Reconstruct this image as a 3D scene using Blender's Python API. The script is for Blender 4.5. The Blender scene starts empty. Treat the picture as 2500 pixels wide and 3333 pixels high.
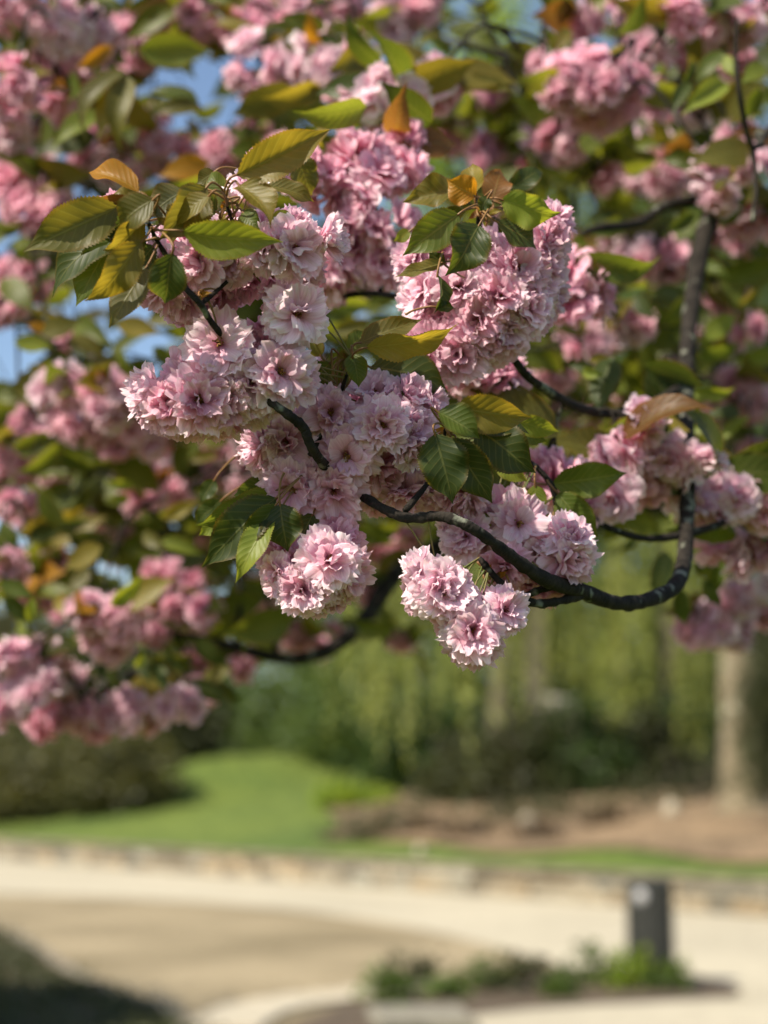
import bpy, math, random
import numpy as np
from mathutils import Vector, Matrix

R = math.radians
rng = np.random.default_rng(7)
random.seed(7)
scene = bpy.context.scene
col = scene.collection

# ------------------------------------------------------------------ camera
HORIZON = 1710.0                       # row of the horizon in a 1659 x 2212 picture
F = 5384.0                             # focal length in pixels of the 2500 x 3333 photograph
TILT = math.atan((HORIZON - 1106) / 3573)
CAM = np.array([0.0, 0.0, 1.6])
FWD = np.array([0.0, math.cos(TILT), math.sin(TILT)])
UP = np.array([0.0, -math.sin(TILT), math.cos(TILT)])
RIGHT = np.array([1.0, 0.0, 0.0])
FOCUS = 1.31
cam_d = bpy.data.cameras.new('camera')
cam_d.sensor_fit = 'VERTICAL'
cam_d.sensor_height = 36.0
cam_d.lens = 36.0 * F / 3333.0
cam_d.clip_start = 0.05
cam_d.clip_end = 3000
cam_d.dof.use_dof = True
cam_d.dof.focus_distance = FOCUS
cam_d.dof.aperture_fstop = 3.3
cam = bpy.data.objects.new('camera', cam_d)
cam.location = CAM
cam.rotation_euler = (R(90) + TILT, 0, 0)
col.objects.link(cam)
scene.camera = cam

# ------------------------------------------------------------------ light
TO_SUN = Vector((-0.53, -0.46, 0.71)).normalized()
SUN_EL = math.asin(TO_SUN.z)
SUN_ROT = math.atan2(TO_SUN.x, TO_SUN.y)
world = bpy.data.worlds.new('World')
scene.world = world
world.use_nodes = True
wn = world.node_tree.nodes
sky = wn.new('ShaderNodeTexSky')
sky.sky_type = 'NISHITA'
sky.sun_disc = False
sky.sun_elevation = SUN_EL
sky.sun_rotation = SUN_ROT
sky.air_density = 1.0
sky.dust_density = 1.0
sky.ozone_density = 1.0
world.node_tree.links.new(sky.outputs[0], wn['Background'].inputs[0])
wn['Background'].inputs[1].default_value = 0.10
sun_d = bpy.data.lights.new('sun', 'SUN')
sun_d.energy = 5.0
sun_d.angle = R(0.53)
sun_d.color = (1.0, 0.90, 0.74)
sun = bpy.data.objects.new('sun', sun_d)
sun.rotation_euler = TO_SUN.to_track_quat('Z', 'Y').to_euler()
col.objects.link(sun)
scene.view_settings.view_transform = 'Standard'
scene.view_settings.look = 'None'
scene.view_settings.gamma = 1.0
scene.view_settings.exposure = 0.82
scene.render.engine = 'CYCLES'
cy = scene.cycles
cy.use_denoising = True
cy.max_bounces = 8
cy.diffuse_bounces = 4
cy.transmission_bounces = 4
cy.transparent_max_bounces = 6
cy.caustics_reflective = False
cy.caustics_refractive = False
cy.sample_clamp_indirect = 6.0

# ------------------------------------------------------------------ helpers
def P(x, y, d):
    """point on the ray of photograph pixel (x, y), d metres ahead of the camera"""
    return CAM + d * (FWD + RIGHT * (x - 1250.0) / F + UP * (1666.5 - y) / F)
K = 2500.0 / 1659.0
def Q(x, y, d):
    return P(x * K, y * K, d)
def G(x, y, z=0.0):
    """where the ray of pixel (x, y) of the 1659-wide picture meets height z"""
    a = Q(x, y, 1.0) - CAM
    return CAM + a * ((z - CAM[2]) / a[2])
def cam_dir(r, u, t):
    v = RIGHT * r + UP * u - FWD * t
    return v / np.linalg.norm(v)
def nrm(v):
    return v / (np.linalg.norm(v) + 1e-12)

class MB:
    """collects vertices and faces of one mesh"""
    def __init__(self):
        self.v = []; self.f = []; self.uv = []; self.tone = []; self.m = []; self.n = 0
    def add(self, v, f, uv=None, tone=0.5, m=0):
        v = np.asarray(v, float)
        self.v.append(v)
        if uv is None: uv = np.zeros((len(v), 2))
        self.uv.append(np.asarray(uv, float))
        self.tone.append(np.full(len(v), tone) if np.isscalar(tone) else np.asarray(tone, float))
        f = np.asarray(f, int) + self.n
        self.f.append(f)
        self.m.append(np.full(len(f), m, int))
        self.n += len(v)
        return self
    def merge(self, other, M=None, tone=None):
        """add another MB transformed by the 4x4 matrix M"""
        for v, f, uv, t, m, off in zip(other.v, other.f, other.uv, other.tone, other.m, np.cumsum([0] + [len(a) for a in other.v])[:-1]):
            vv = v if M is None else v @ M[:3, :3].T + M[:3, 3]
            self.add(vv, f - off, uv, t if tone is None else tone, m[0] if len(m) else 0)
        return self
    def mesh(self, name, mats, smooth=True):
        me = bpy.data.meshes.new(name)
        v = np.concatenate(self.v)
        quads = [a for a in self.f]
        li = np.concatenate([a.ravel() for a in quads])
        sizes = np.concatenate([np.full(len(a), a.shape[1], int) for a in quads])
        mi = np.concatenate(self.m)
        me.vertices.add(len(v)); me.vertices.foreach_set('co', v.ravel())
        me.loops.add(len(li)); me.loops.foreach_set('vertex_index', li)
        me.polygons.add(len(sizes))
        me.polygons.foreach_set('loop_start', np.concatenate([[0], np.cumsum(sizes)[:-1]]))
        me.polygons.foreach_set('material_index', mi)
        me.polygons.foreach_set('use_smooth', np.full(len(sizes), smooth))
        uvl = me.uv_layers.new(name='UVMap')
        uvl.data.foreach_set('uv', np.concatenate(self.uv)[li].ravel())
        at = me.attributes.new('tone', 'FLOAT', 'POINT')
        at.data.foreach_set('value', np.concatenate(self.tone))
        for m in (mats if isinstance(mats, (list, tuple)) else [mats]):
            me.materials.append(m)
        me.update(calc_edges=True)
        return me

def grid_faces(nr, nc):
    i = np.arange(nr - 1)[:, None] * nc + np.arange(nc - 1)[None, :]
    i = i.ravel()
    return np.stack([i, i + 1, i + nc + 1, i + nc], 1)

def catmull(pts, n):
    p = np.asarray(pts, float)
    p = np.vstack([2 * p[0] - p[1], p, 2 * p[-1] - p[-2]])
    out = []
    for i in range(1, len(p) - 2):
        for t in np.linspace(0, 1, n, endpoint=False):
            a, b, c, d = p[i - 1:i + 3]
            out.append(0.5 * (2 * b + (c - a) * t + (2 * a - 5 * b + 4 * c - d) * t * t + (3 * b - a - 3 * c + d) * t ** 3))
    out.append(p[-2])
    return np.array(out)

def tube(mb, pts, rad, seg=8, sub=6, knob=0.0, m=0, cap=True):
    """a tapered tube through pts; rad per point; knob = unevenness"""
    p4 = np.hstack([np.asarray(pts, float), np.asarray(rad, float)[:, None]])
    c = catmull(p4, sub) if len(p4) > 2 and sub > 1 else p4
    p, r = c[:, :3], np.maximum(c[:, 3], 1e-4)
    n = len(p)
    t = np.gradient(p, axis=0); t /= np.linalg.norm(t, axis=1)[:, None] + 1e-12
    ref = np.array([0, 0, 1.0]) if abs(t[0][2]) < 0.9 else np.array([1.0, 0, 0])
    u = nrm(np.cross(t[0], ref))
    V = []; UVs = []
    s = np.concatenate([[0], np.cumsum(np.linalg.norm(np.diff(p, axis=0), axis=1))])
    for i in range(n):
        u = nrm(u - t[i] * np.dot(u, t[i])); w = np.cross(t[i], u)
        a = np.linspace(0, 2 * np.pi, seg, endpoint=False)
        rr = r[i] * (1 + knob * rng.normal(0, 1, seg) * 0.5 + knob * rng.normal())
        V.append(p[i] + (np.cos(a) * rr)[:, None] * u + (np.sin(a) * rr)[:, None] * w)
        UVs.append(np.stack([a / (2 * np.pi), np.full(seg, s[i])], 1))
    V = np.concatenate(V); UVs = np.concatenate(UVs)
    fs = []
    for i in range(n - 1):
        for j in range(seg):
            k = (j + 1) % seg
            fs.append((i * seg + j, i * seg + k, (i + 1) * seg + k, (i + 1) * seg + j))
    mb.add(V, fs, UVs, 0.5, m)
    if cap:
        for base, rev in ((0, True), ((n - 1) * seg, False)):
            idx = list(range(base, base + seg))
            mb.f.append(np.array([idx[::-1] if rev else idx]) + mb.n - len(V)); mb.m.append(np.array([m]))
            mb.v.append(np.zeros((0, 3))); mb.uv.append(np.zeros((0, 2))); mb.tone.append(np.zeros(0))
    return mb

def box(mb, lo, hi, jit=0.0, m=0, bev=0.0):
    lo = np.array(lo, float); hi = np.array(hi, float)
    if bev <= 0:
        v = np.array([[x, y, z] for z in (0, 1) for y in (0, 1) for x in (0, 1)], float)
        v = lo + v * (hi - lo) + rng.normal(0, jit, (8, 3)) if jit else lo + v * (hi - lo)
        f = [(0, 2, 3, 1), (4, 5, 7, 6), (0, 1, 5, 4), (2, 6, 7, 3), (0, 4, 6, 2), (1, 3, 7, 5)]
        return mb.add(v, f, m=m)
    # chamfered box: 24 vertices
    c = (lo + hi) / 2; h = (hi - lo) / 2
    corners = [(sx, sy, sz) for sz in (-1, 1) for sy in (-1, 1) for sx in (-1, 1)]
    V = []; idx = {}
    jits = rng.normal(0, jit, (8, 3)) if jit else np.zeros((8, 3))
    for ci, s in enumerate(corners):
        for ax in range(3):
            q = np.array(s) * (h - bev); q[ax] = s[ax] * h[ax]
            idx[(s, ax)] = len(V); V.append(c + q + jits[ci])
    F4 = []; F3 = []
    def face(ax, sg):
        o = [a for a in range(3) if a != ax]
        seq = [(-1, -1), (1, -1), (1, 1), (-1, 1)]
        out = []
        for a, b in seq:
            s = [0, 0, 0]; s[ax] = sg; s[o[0]] = a; s[o[1]] = b
            out.append(idx[(tuple(s), ax)])
        return out if (sg > 0) == (ax != 1) else out[::-1]
    for ax in range(3):
        for sg in (-1, 1): F4.append(face(ax, sg))
    for ax in range(3):                       # edges along ax
        o = [a for a in range(3) if a != ax]
        for a in (-1, 1):
            for b in (-1, 1):
                s1 = [0, 0, 0]; s2 = [0, 0, 0]
                s1[ax] = -1; s2[ax] = 1
                s1[o[0]] = s2[o[0]] = a; s1[o[1]] = s2[o[1]] = b
                F4.append([idx[(tuple(s1), o[0])], idx[(tuple(s2), o[0])], idx[(tuple(s2), o[1])], idx[(tuple(s1), o[1])]])
    for s in corners: F3.append([idx[(s, 0)], idx[(s, 1)], idx[(s, 2)]])
    mb.add(V, F4, m=m)
    mb.f.append(np.array(F3) + mb.n - len(V)); mb.m.append(np.full(len(F3), m, int))
    mb.v.append(np.zeros((0, 3))); mb.uv.append(np.zeros((0, 2))); mb.tone.append(np.zeros(0))
    return mb

def link(name, data, parent=None, M=None, color=None):
    o = bpy.data.objects.new(name, data)
    col.objects.link(o)
    if parent is not None: o.parent = parent
    if M is not None: o.matrix_basis = Matrix([list(r) for r in M])
    if color is not None: o.color = (*color, 1.0)
    return o
def tag(o, label=None, cat=None, group=None, kind=None):
    if label: o['label'] = label
    if cat: o['category'] = cat
    if group: o['group'] = group
    if kind: o['kind'] = kind
    return o
class Thing:
    """an Empty at a thing's base; parts are given in world coordinates"""
    def __init__(self, name, loc, label, cat, group=None):
        self.loc = np.asarray(loc, float)
        self.o = bpy.data.objects.new(name, None)
        self.o.empty_display_size = 0.1
        self.o.location = self.loc
        col.objects.link(self.o)
        tag(self.o, label, cat, group)
    def part(self, name, mb, mats, color=None, smooth=True, sub=None):
        me = mb.mesh(name, mats, smooth) if isinstance(mb, MB) else mb
        if sub is not None:
            return link(name, me, sub, None, color)
        M = np.eye(4); M[:3, 3] = -self.loc
        return link(name, me, self.o, M, color)
    def place(self, name, me, W, color=None):
        M = np.array(W, float); M[:3, 3] -= self.loc
        return link(name, me, self.o, M, color)

# ------------------------------------------------------------------ materials
def mat(name):
    m = bpy.data.materials.new(name); m.use_nodes = True
    nt = m.node_tree; nt.nodes.clear()
    out = nt.nodes.new('ShaderNodeOutputMaterial')
    return m, nt, out
def nd(nt, t, **kw):
    n = nt.nodes.new('ShaderNode' + t)
    for k, v in kw.items():
        if k.startswith('i_'):
            key = k[2:]
            n.inputs[int(key) if key.isdigit() else key.replace('_', ' ')].default_value = v
        else: setattr(n, k, v)
    return n
def ramp(nt, stops, fac=None, interp='LINEAR'):
    n = nt.nodes.new('ShaderNodeValToRGB'); n.color_ramp.interpolation = interp
    e = n.color_ramp.elements
    while len(e) < len(stops): e.new(0.5)
    for el, (p, c) in zip(e, stops):
        el.position = p; el.color = (*c, 1) if len(c) == 3 else c
    if fac is not None: nt.links.new(fac, n.inputs[0])
    return n
def mixc(nt, a, b, fac, blend='MIX'):
    n = nt.nodes.new('ShaderNodeMix'); n.data_type = 'RGBA'; n.blend_type = blend
    for sock, val in ((n.inputs[0], fac), (n.inputs[6], a), (n.inputs[7], b)):
        if hasattr(val, 'is_linked'): nt.links.new(val, sock)
        elif np.isscalar(val): sock.default_value = val
        else: sock.default_value = (*val, 1)
    return n.outputs[2]
def math_(nt, op, a, b=None):
    n = nt.nodes.new('ShaderNodeMath'); n.operation = op
    for i, val in enumerate((a, b)):
        if val is None: continue
        if hasattr(val, 'is_linked'): nt.links.new(val, n.inputs[i])
        else: n.inputs[i].default_value = val
    return n.outputs[0]

def petal_material():
    m, nt, out = mat('petal')
    L = nt.links.new
    uv = nd(nt, 'UVMap'); sep = nd(nt, 'SeparateXYZ'); L(uv.outputs[0], sep.inputs[0])
    info = nd(nt, 'ObjectInfo')
    tone = nd(nt, 'Attribute', attribute_name='tone')
    base = ramp(nt, [(0.0, (0.60, 0.14, 0.25)), (0.12, (0.76, 0.37, 0.49)), (0.36, (0.87, 0.585, 0.69)), (0.78, (0.90, 0.685, 0.77)), (1.0, (0.93, 0.785, 0.84))], sep.outputs[1])
    # fine radial veins of the petal
    mp = nd(nt, 'Mapping'); mp.inputs['Scale'].default_value = (17, 1.1, 1)
    L(uv.outputs[0], mp.inputs[0])
    nz = nd(nt, 'TexNoise', i_Scale=1.0, i_Detail=3.0); L(mp.outputs[0], nz.inputs['Vector'])
    vr = ramp(nt, [(0.35, (0.86, 0.74, 0.80)), (0.62, (1.03, 1.03, 1.03))], nz.outputs['Fac'])
    c = mixc(nt, base.outputs[0], vr.outputs[0], 0.75, 'MULTIPLY')
    tr = ramp(nt, [(0.0, (0.84, 0.66, 0.74)), (0.5, (1.0, 0.95, 0.97)), (1.0, (1.07, 1.12, 1.08))], tone.outputs['Fac'])
    c = mixc(nt, c, tr.outputs[0], 0.8, 'MULTIPLY')
    c = mixc(nt, c, info.outputs['Color'], 1.0, 'MULTIPLY')
    # browned tips here and there
    b2 = nd(nt, 'TexNoise', i_Scale=55.0, i_Detail=2.0)
    tc = nd(nt, 'TexCoord'); L(tc.outputs['Object'], b2.inputs['Vector'])
    bf = ramp(nt, [(0.66, (0, 0, 0)), (0.74, (1, 1, 1))], b2.outputs['Fac'])
    tip = ramp(nt, [(0.86, (0, 0, 0)), (1.0, (1, 1, 1))], sep.outputs[1])
    bfac = math_(nt, 'MULTIPLY', math_(nt, 'MULTIPLY', bf.outputs[0], tip.outputs[0]), 0.5)
    c = mixc(nt, c, (0.55, 0.36, 0.24), bfac)
    bmp = nd(nt, 'Bump', i_Strength=0.35, i_Distance=0.0012); L(nz.outputs['Fac'], bmp.inputs['Height'])
    d = nd(nt, 'BsdfPrincipled', i_Roughness=0.55); L(c, d.inputs['Base Color']); L(bmp.outputs[0], d.inputs['Normal'])
    d.inputs['Specular IOR Level'].default_value = 0.22
    t = nd(nt, 'BsdfTranslucent'); L(mixc(nt, c, (1.0, 0.90, 0.93), 1.0, 'MULTIPLY'), t.inputs[0]); L(bmp.outputs[0], t.inputs[1])
    mx = nd(nt, 'MixShader', i_0=0.5); L(d.outputs[0], mx.inputs[1]); L(t.outputs[0], mx.inputs[2])
    L(mx.outputs[0], out.inputs[0])
    return m

def leaf_material():
    m, nt, out = mat('cherry_leaf')
    L = nt.links.new
    uv = nd(nt, 'UVMap'); sep = nd(nt, 'SeparateXYZ'); L(uv.outputs[0], sep.inputs[0])
    info = nd(nt, 'ObjectInfo')
    au = math_(nt, 'ABSOLUTE', math_(nt, 'SUBTRACT', sep.outputs[0], 0.5))       # 0 midrib .. 0.5 edge
    t = math_(nt, 'SUBTRACT', math_(nt, 'MULTIPLY', sep.outputs[1], 9.0), math_(nt, 'MULTIPLY', au, 4.2))
    fr = math_(nt, 'PINGPONG', t, 0.5)                                             # 0 on a side vein
    vein = ramp(nt, [(0.0, (1, 1, 1)), (0.05, (0.75, 0.75, 0.75)), (0.13, (0, 0, 0))], fr)
    mid = ramp(nt, [(0.012, (1, 1, 1)), (0.03, (0, 0, 0))], au)
    vm = math_(nt, 'MAXIMUM', math_(nt, 'MULTIPLY', vein.outputs[0], 0.55), mid.outputs[0])
    hgt = math_(nt, 'SUBTRACT', math_(nt, 'POWER', math_(nt, 'MULTIPLY', fr, 2.0), 0.5), math_(nt, 'MULTIPLY', mid.outputs[0], 1.2))
    nz = nd(nt, 'TexNoise', i_Scale=38.0, i_Detail=4.0); tc = nd(nt, 'TexCoord'); L(tc.outputs['Object'], nz.inputs['Vector'])
    mot = ramp(nt, [(0.3, (0.72, 0.76, 0.7)), (0.7, (1.18, 1.12, 1.0))], nz.outputs['Fac'])
    c = mixc(nt, info.outputs['Color'], mot.outputs[0], 0.8, 'MULTIPLY')
    # reddish rim of young foliage
    rim = ramp(nt, [(0.40, (0, 0, 0)), (0.5, (1, 1, 1))], au)
    c = mixc(nt, c, mixc(nt, info.outputs['Color'], (0.30, 0.12, 0.02), 0.5), math_(nt, 'MULTIPLY', rim.outputs[0], 0.35))
    cv = mixc(nt, c, mixc(nt, c, (0.30, 0.30, 0.10), 0.5), math_(nt, 'MULTIPLY', vm, 0.40))
    bmp = nd(nt, 'Bump', i_Strength=0.26, i_Distance=0.0010); L(hgt, bmp.inputs['Height'])
    d = nd(nt, 'BsdfPrincipled', i_Roughness=0.46); L(cv, d.inputs['Base Color']); L(bmp.outputs[0], d.inputs['Normal'])
    d.inputs['Specular IOR Level'].default_value = 0.32
    tcol = mixc(nt, cv, (2.5, 2.15, 0.9), 1.0, 'MULTIPLY')
    tr = nd(nt, 'BsdfTranslucent'); L(tcol, tr.inputs[0]); L(bmp.outputs[0], tr.inputs[1])
    mx = nd(nt, 'MixShader', i_0=0.48); L(d.outputs[0], mx.inputs[1]); L(tr.outputs[0], mx.inputs[2])
    L(mx.outputs[0], out.inputs[0])
    return m

def bark_material(name, dark, light, lichen=0.5, scale=60.0):
    m, nt, out = mat(name)
    L = nt.links.new
    tc = nd(nt, 'TexCoord')
    n1 = nd(nt, 'TexNoise', i_Scale=scale, i_Detail=6.0, i_Roughness=0.65); L(tc.outputs['Object'], n1.inputs['Vector'])
    n2 = nd(nt, 'TexNoise', i_Scale=scale * 0.55, i_Detail=3.0); L(tc.outputs['Object'], n2.inputs['Vector'])
    uv = nd(nt, 'UVMap'); mp = nd(nt, 'Mapping'); mp.inputs['Scale'].default_value = (3, scale * 3.5, 1); L(uv.outputs[0], mp.inputs[0])
    n3 = nd(nt, 'TexNoise', i_Scale=1.0, i_Detail=2.0); L(mp.outputs[0], n3.inputs['Vector'])
    c = ramp(nt, [(0.3, dark), (0.7, light)], n1.outputs['Fac'])
    lf = ramp(nt, [(0.60, (0, 0, 0)), (0.68, (1, 1, 1))], n2.outputs['Fac'])
    cc = mixc(nt, c.outputs[0], (0.34, 0.36, 0.28), math_(nt, 'MULTIPLY', lf.outputs[0], lichen))
    h = math_(nt, 'ADD', n1.outputs['Fac'], math_(nt, 'MULTIPLY', n3.outputs['Fac'], 0.8))
    bmp = nd(nt, 'Bump', i_Strength=0.9, i_Distance=0.25 / scale); L(h, bmp.inputs['Height'])
    d = nd(nt, 'BsdfPrincipled', i_Roughness=0.9); d.inputs['Specular IOR Level'].default_value = 0.15; L(cc, d.inputs['Base Color']); L(bmp.outputs[0], d.inputs['Normal'])
    L(d.outputs[0], out.inputs[0])
    return m

def plain(name, c1, c2, scale, rough=0.85, bump=0.3, dist=0.01, detail=5.0, stops=(0.35, 0.65), trans=0.0, tmul=(2.2, 2.0, 0.9), spec=0.3, big=None, usecol=False):
    m, nt, out = mat(name)
    L = nt.links.new
    tc = nd(nt, 'TexCoord')
    n1 = nd(nt, 'TexNoise', i_Scale=scale, i_Detail=detail, i_Roughness=0.6); L(tc.outputs['Object'], n1.inputs['Vector'])
    c = ramp(nt, [(stops[0], c1), (stops[1], c2)], n1.outputs['Fac']).outputs[0]
    if big:
        n2 = nd(nt, 'TexNoise', i_Scale=big[0], i_Detail=4.0); L(tc.outputs['Object'], n2.inputs['Vector'])
        c = mixc(nt, c, ramp(nt, [(0.38, big[1]), (0.62, big[2])], n2.outputs['Fac']).outputs[0], 1.0, 'MULTIPLY')
    if usecol:
        info = nd(nt, 'ObjectInfo'); c = mixc(nt, c, info.outputs['Color'], 1.0, 'MULTIPLY')
    d = nd(nt, 'BsdfPrincipled', i_Roughness=rough); L(c, d.inputs['Base Color'])
    d.inputs['Specular IOR Level'].default_value = spec
    if bump > 0:
        bmp = nd(nt, 'Bump', i_Strength=bump, i_Distance=dist); L(n1.outputs['Fac'], bmp.inputs['Height']); L(bmp.outputs[0], d.inputs['Normal'])
    if trans > 0:
        t = nd(nt, 'BsdfTranslucent'); L(mixc(nt, c, tmul, 1.0, 'MULTIPLY'), t.inputs[0])
        mx = nd(nt, 'MixShader', i_0=trans); L(d.outputs[0], mx.inputs[1]); L(t.outputs[0], mx.inputs[2]); L(mx.outputs[0], out.inputs[0])
    else:
        L(d.outputs[0], out.inputs[0])
    return m

MT = {}
MT['petal'] = petal_material()
MT['leaf'] = leaf_material()
MT['bark'] = bark_material('cherry_bark', (0.008, 0.007, 0.006), (0.034, 0.028, 0.023), 0.45, 90.0)
MT['trunk_bark'] = bark_material('cherry_trunk_bark', (0.012, 0.010, 0.009), (0.05, 0.041, 0.034), 0.25, 22.0)
MT['stalk'] = plain('flower_stalk', (0.10, 0.13, 0.03), (0.20, 0.13, 0.05), 40, 0.55, 0, spec=0.3)
MT['petiole'] = plain('leaf_stalk', (0.13, 0.05, 0.02), (0.22, 0.13, 0.04), 40, 0.5, 0, spec=0.3)
MT['stamen'] = plain('stamen', (0.10, 0.035, 0.015), (0.34, 0.17, 0.03), 500, 0.6, 0)
MT['calyx'] = plain('calyx', (0.16, 0.05, 0.03), (0.24, 0.14, 0.05), 60, 0.55, 0)

# ================================================================== the setting
MT['turf'] = plain('turf', (0.052, 0.082, 0.013), (0.105, 0.148, 0.027), 3.0, 0.9, 0.5, 0.05, big=(0.25, (0.8, 0.85, 0.8), (1.2, 1.12, 1.0)))
MT['gravel'] = plain('sandy_gravel', (0.205, 0.165, 0.10), (0.29, 0.238, 0.148), 9.0, 0.95, 0.3, 0.01, big=(0.45, (0.72, 0.71, 0.66), (1.12, 1.12, 1.12)))
MT['concrete'] = plain('pale_concrete', (0.35, 0.315, 0.235), (0.42, 0.38, 0.285), 5.0, 0.9, 0.15, 0.004, big=(0.35, (0.92, 0.92, 0.92), (1.06, 1.06, 1.06)))
MT['mulch'] = plain('bark_mulch', (0.10, 0.068, 0.04), (0.26, 0.19, 0.115), 7.0, 0.95, 0.8, 0.03, big=(0.5, (0.75, 0.75, 0.75), (1.15, 1.12, 1.1)))
MT['stone'] = plain('wall_stone', (0.18, 0.155, 0.11), (0.33, 0.29, 0.21), 7.0, 0.9, 0.8, 0.02, usecol=True)
MT['mortar'] = plain('wall_mortar', (0.16, 0.14, 0.11), (0.26, 0.23, 0.18), 14.0, 0.95, 0.5, 0.01)
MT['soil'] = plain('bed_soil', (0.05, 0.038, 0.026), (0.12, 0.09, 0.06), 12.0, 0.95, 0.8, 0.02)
MT['kerb'] = plain('kerb_stone', (0.30, 0.265, 0.20), (0.40, 0.36, 0.275), 10.0, 0.9, 0.3, 0.005)

WL = G(0, 1856); WR = G(1659, 1981)                  # foot of the stone wall at the picture's edges
WDIR = nrm(WR - WL); WNRM = np.array([-WDIR[1], WDIR[0], 0.0])   # along the wall / away from the camera
WLEN = np.linalg.norm(WR - WL)
WH = 0.47
def wall_pt(a, s, z=0.0):
    """a metres along the wall from the left picture edge, s metres behind its face"""
    p = WL + WDIR * a + WNRM * s
    return np.array([p[0], p[1], z])
def bank_h(a, s):
    """height of the bank behind the wall"""
    h = WH - 0.03 + 0.14 * max(s - 0.4, 0)
    top = 1.75
    if s > 1:
        h = min(h, top) if h < top - 0.5 else top - 0.5 * math.exp(-(h - (top - 0.5)) / 0.5)
    q = min(max((s - 1.0) / 8.0, 0), 1)
    h += 1.15 * math.exp(-((a + 4.2) / 3.0) ** 2) * q * q * (3 - 2 * q)
    return h + 0.03 * math.sin(a * 1.3 + s * 0.7) * min(1, max(s - 0.6, 0))

def sheet(name, poly, z, m, kind='structure', label=None):
    """a flat polygon, fan-free: one n-gon"""
    mb = MB(); v = np.array([[p[0], p[1], z] for p in poly])
    mb.add(v, [list(range(len(v)))])
    o = link(name, mb.mesh(name, m, False)); o['kind'] = kind
    return o
def disc_poly(cx, cy, r, n=48):
    return [(cx + r * math.cos(2 * math.pi * i / n), cy + r * math.sin(2 * math.pi * i / n)) for i in range(n)]

sheet('ground', disc_poly(0, 0, 1500), -0.02, MT['turf'])
# sandy forecourt in front of the wall
front = [wall_pt(-25, 0.15), wall_pt(WLEN + 25, 0.15)]
sheet('forecourt', [(-60, 4), (45, 4), front[1][:2], front[0][:2]], 0.0, MT['gravel'])
# pale footpath along the wall, swinging round to the planting bed
near = [(-250, 1922), (0, 1931), (250, 1939), (450, 1950), (640, 1966), (800, 1988), (960, 2018), (1100, 2052), (1230, 2092), (1330, 2128), (1440, 2150), (1800, 2158)]
nearp = [G(*p)[:2] for p in near]
sheet('footpath', list(nearp) + [wall_pt(WLEN + 14, 0.06)[:2], wall_pt(-14, 0.06)[:2]], 0.004, MT['concrete'])
# paved apron below the planting bed
ap = [(480, 2290), (1000, 2192), (1250, 2172), (1500, 2160), (1900, 2150), (2300, 2420), (480, 2420)]
sheet('apron', [G(*p)[:2] for p in ap], 0.008, MT['concrete'])

# grass bank behind the wall
na, ns = 90, 46
aa = np.linspace(-30, WLEN + 30, na); ss = np.concatenate([np.linspace(0.35, 24, ns - 8), np.linspace(27, 70, 8)])
V = np.array([wall_pt(a, s, bank_h(a, s)) for s in ss for a in aa])
mb = MB().add(V, grid_faces(ns, na), np.zeros((len(V), 2)))
tag(link('lawn_bank', mb.mesh('lawn_bank', MT['turf'])), kind='structure')
# mulch bed on the bank, right half
def wall_depth(px):
    """distance of the wall's foot in picture column px"""
    lo = CAM[:2]; k = (px - 829.5) / 3573.0 / math.cos(TILT)
    # x = k*y ; solve on the wall line
    t = (k * WL[1] - WL[0]) / (WDIR[0] - k * WDIR[1])
    return (WL[1] + WDIR[1] * t) / math.cos(TILT)
na, ns = 60, 24
V = []
for j in range(ns):
    for i in range(na):
        u = i / (na - 1); w = j / (ns - 1)
        px = 690 + 30 * math.sin(w * 6) + 60 * w + (2000 - 690) * u
        D0 = wall_depth(px) * (1.10 + 0.02 * math.sin(u * 17)); D = D0 + (43 - D0) * w
        x = (px - 829.5) / 3573.0 * D; y = D * math.cos(TILT); r_ = np.array([x, y, 0]) - WL
        V.append((x, y, bank_h(float(np.dot(r_, WDIR)), float(np.dot(r_, WNRM))) + 0.05))
mb = MB().add(V, grid_faces(ns, na))
tag(link('mulch_bed', mb.mesh('mulch_bed', MT['mulch'])), kind='structure')

# the stone wall: every stone a piece of its own
wall = Thing('stone_wall', wall_pt(WLEN / 2, 0.2), 'low wall of pale squared stones holding back the grass bank', 'wall')
mb = MB()
core = [wall_pt(-14, 0.05), wall_pt(WLEN + 14, 0.05), wall_pt(WLEN + 14, 0.42), wall_pt(-14, 0.42)]
v = np.array([[p[0], p[1], z] for z in (-0.05, WH - 0.04) for p in core])
mb.add(v, [(0, 1, 5, 4), (1, 2, 6, 5), (2, 3, 7, 6), (3, 0, 4, 7), (4, 5, 6, 7)])
wall.part('mortar', mb, MT['mortar'], smooth=False)
RW = np.eye(4); RW[:3, 0] = WDIR; RW[:3, 1] = WNRM; RW[:3, 2] = (0, 0, 1)
stone_me = []
for k in range(10):
    L_, H_ = (0.62, 0.20) if k % 2 else (0.42, 0.20)
    b = box(MB(), (-L_ / 2 + 0.008, 0, 0.006), (L_ / 2 - 0.008, 0.16, H_ - 0.006), 0.008, bev=0.018)
    stone_me.append((L_, b.mesh('stone', MT['stone'], False)))
cap_me = [box(MB(), (-0.37, -0.05, 0), (0.37, 0.40, 0.07), 0.006, bev=0.012).mesh('capstone', MT['stone'], False) for k in range(3)]
count = 0
for course in range(2):
    a = -2.2 + course * 0.3
    while a < WLEN + 2.0 and count < 290:
        L_, me = stone_me[rng.integers(len(stone_me))]
        W = RW.copy(); W[:3, 3] = wall_pt(a + L_ / 2, 0.0 + rng.uniform(-0.02, 0.02), 0.0 + course * 0.2)
        g = rng.uniform(0.40, 1.20); warm = rng.uniform(-0.10, 0.12)
        wall.place('stone', me, W, (g * (1 + warm), g, g * (1 - 1.2 * warm)))
        a += L_; count += 1
a = -2.4
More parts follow.
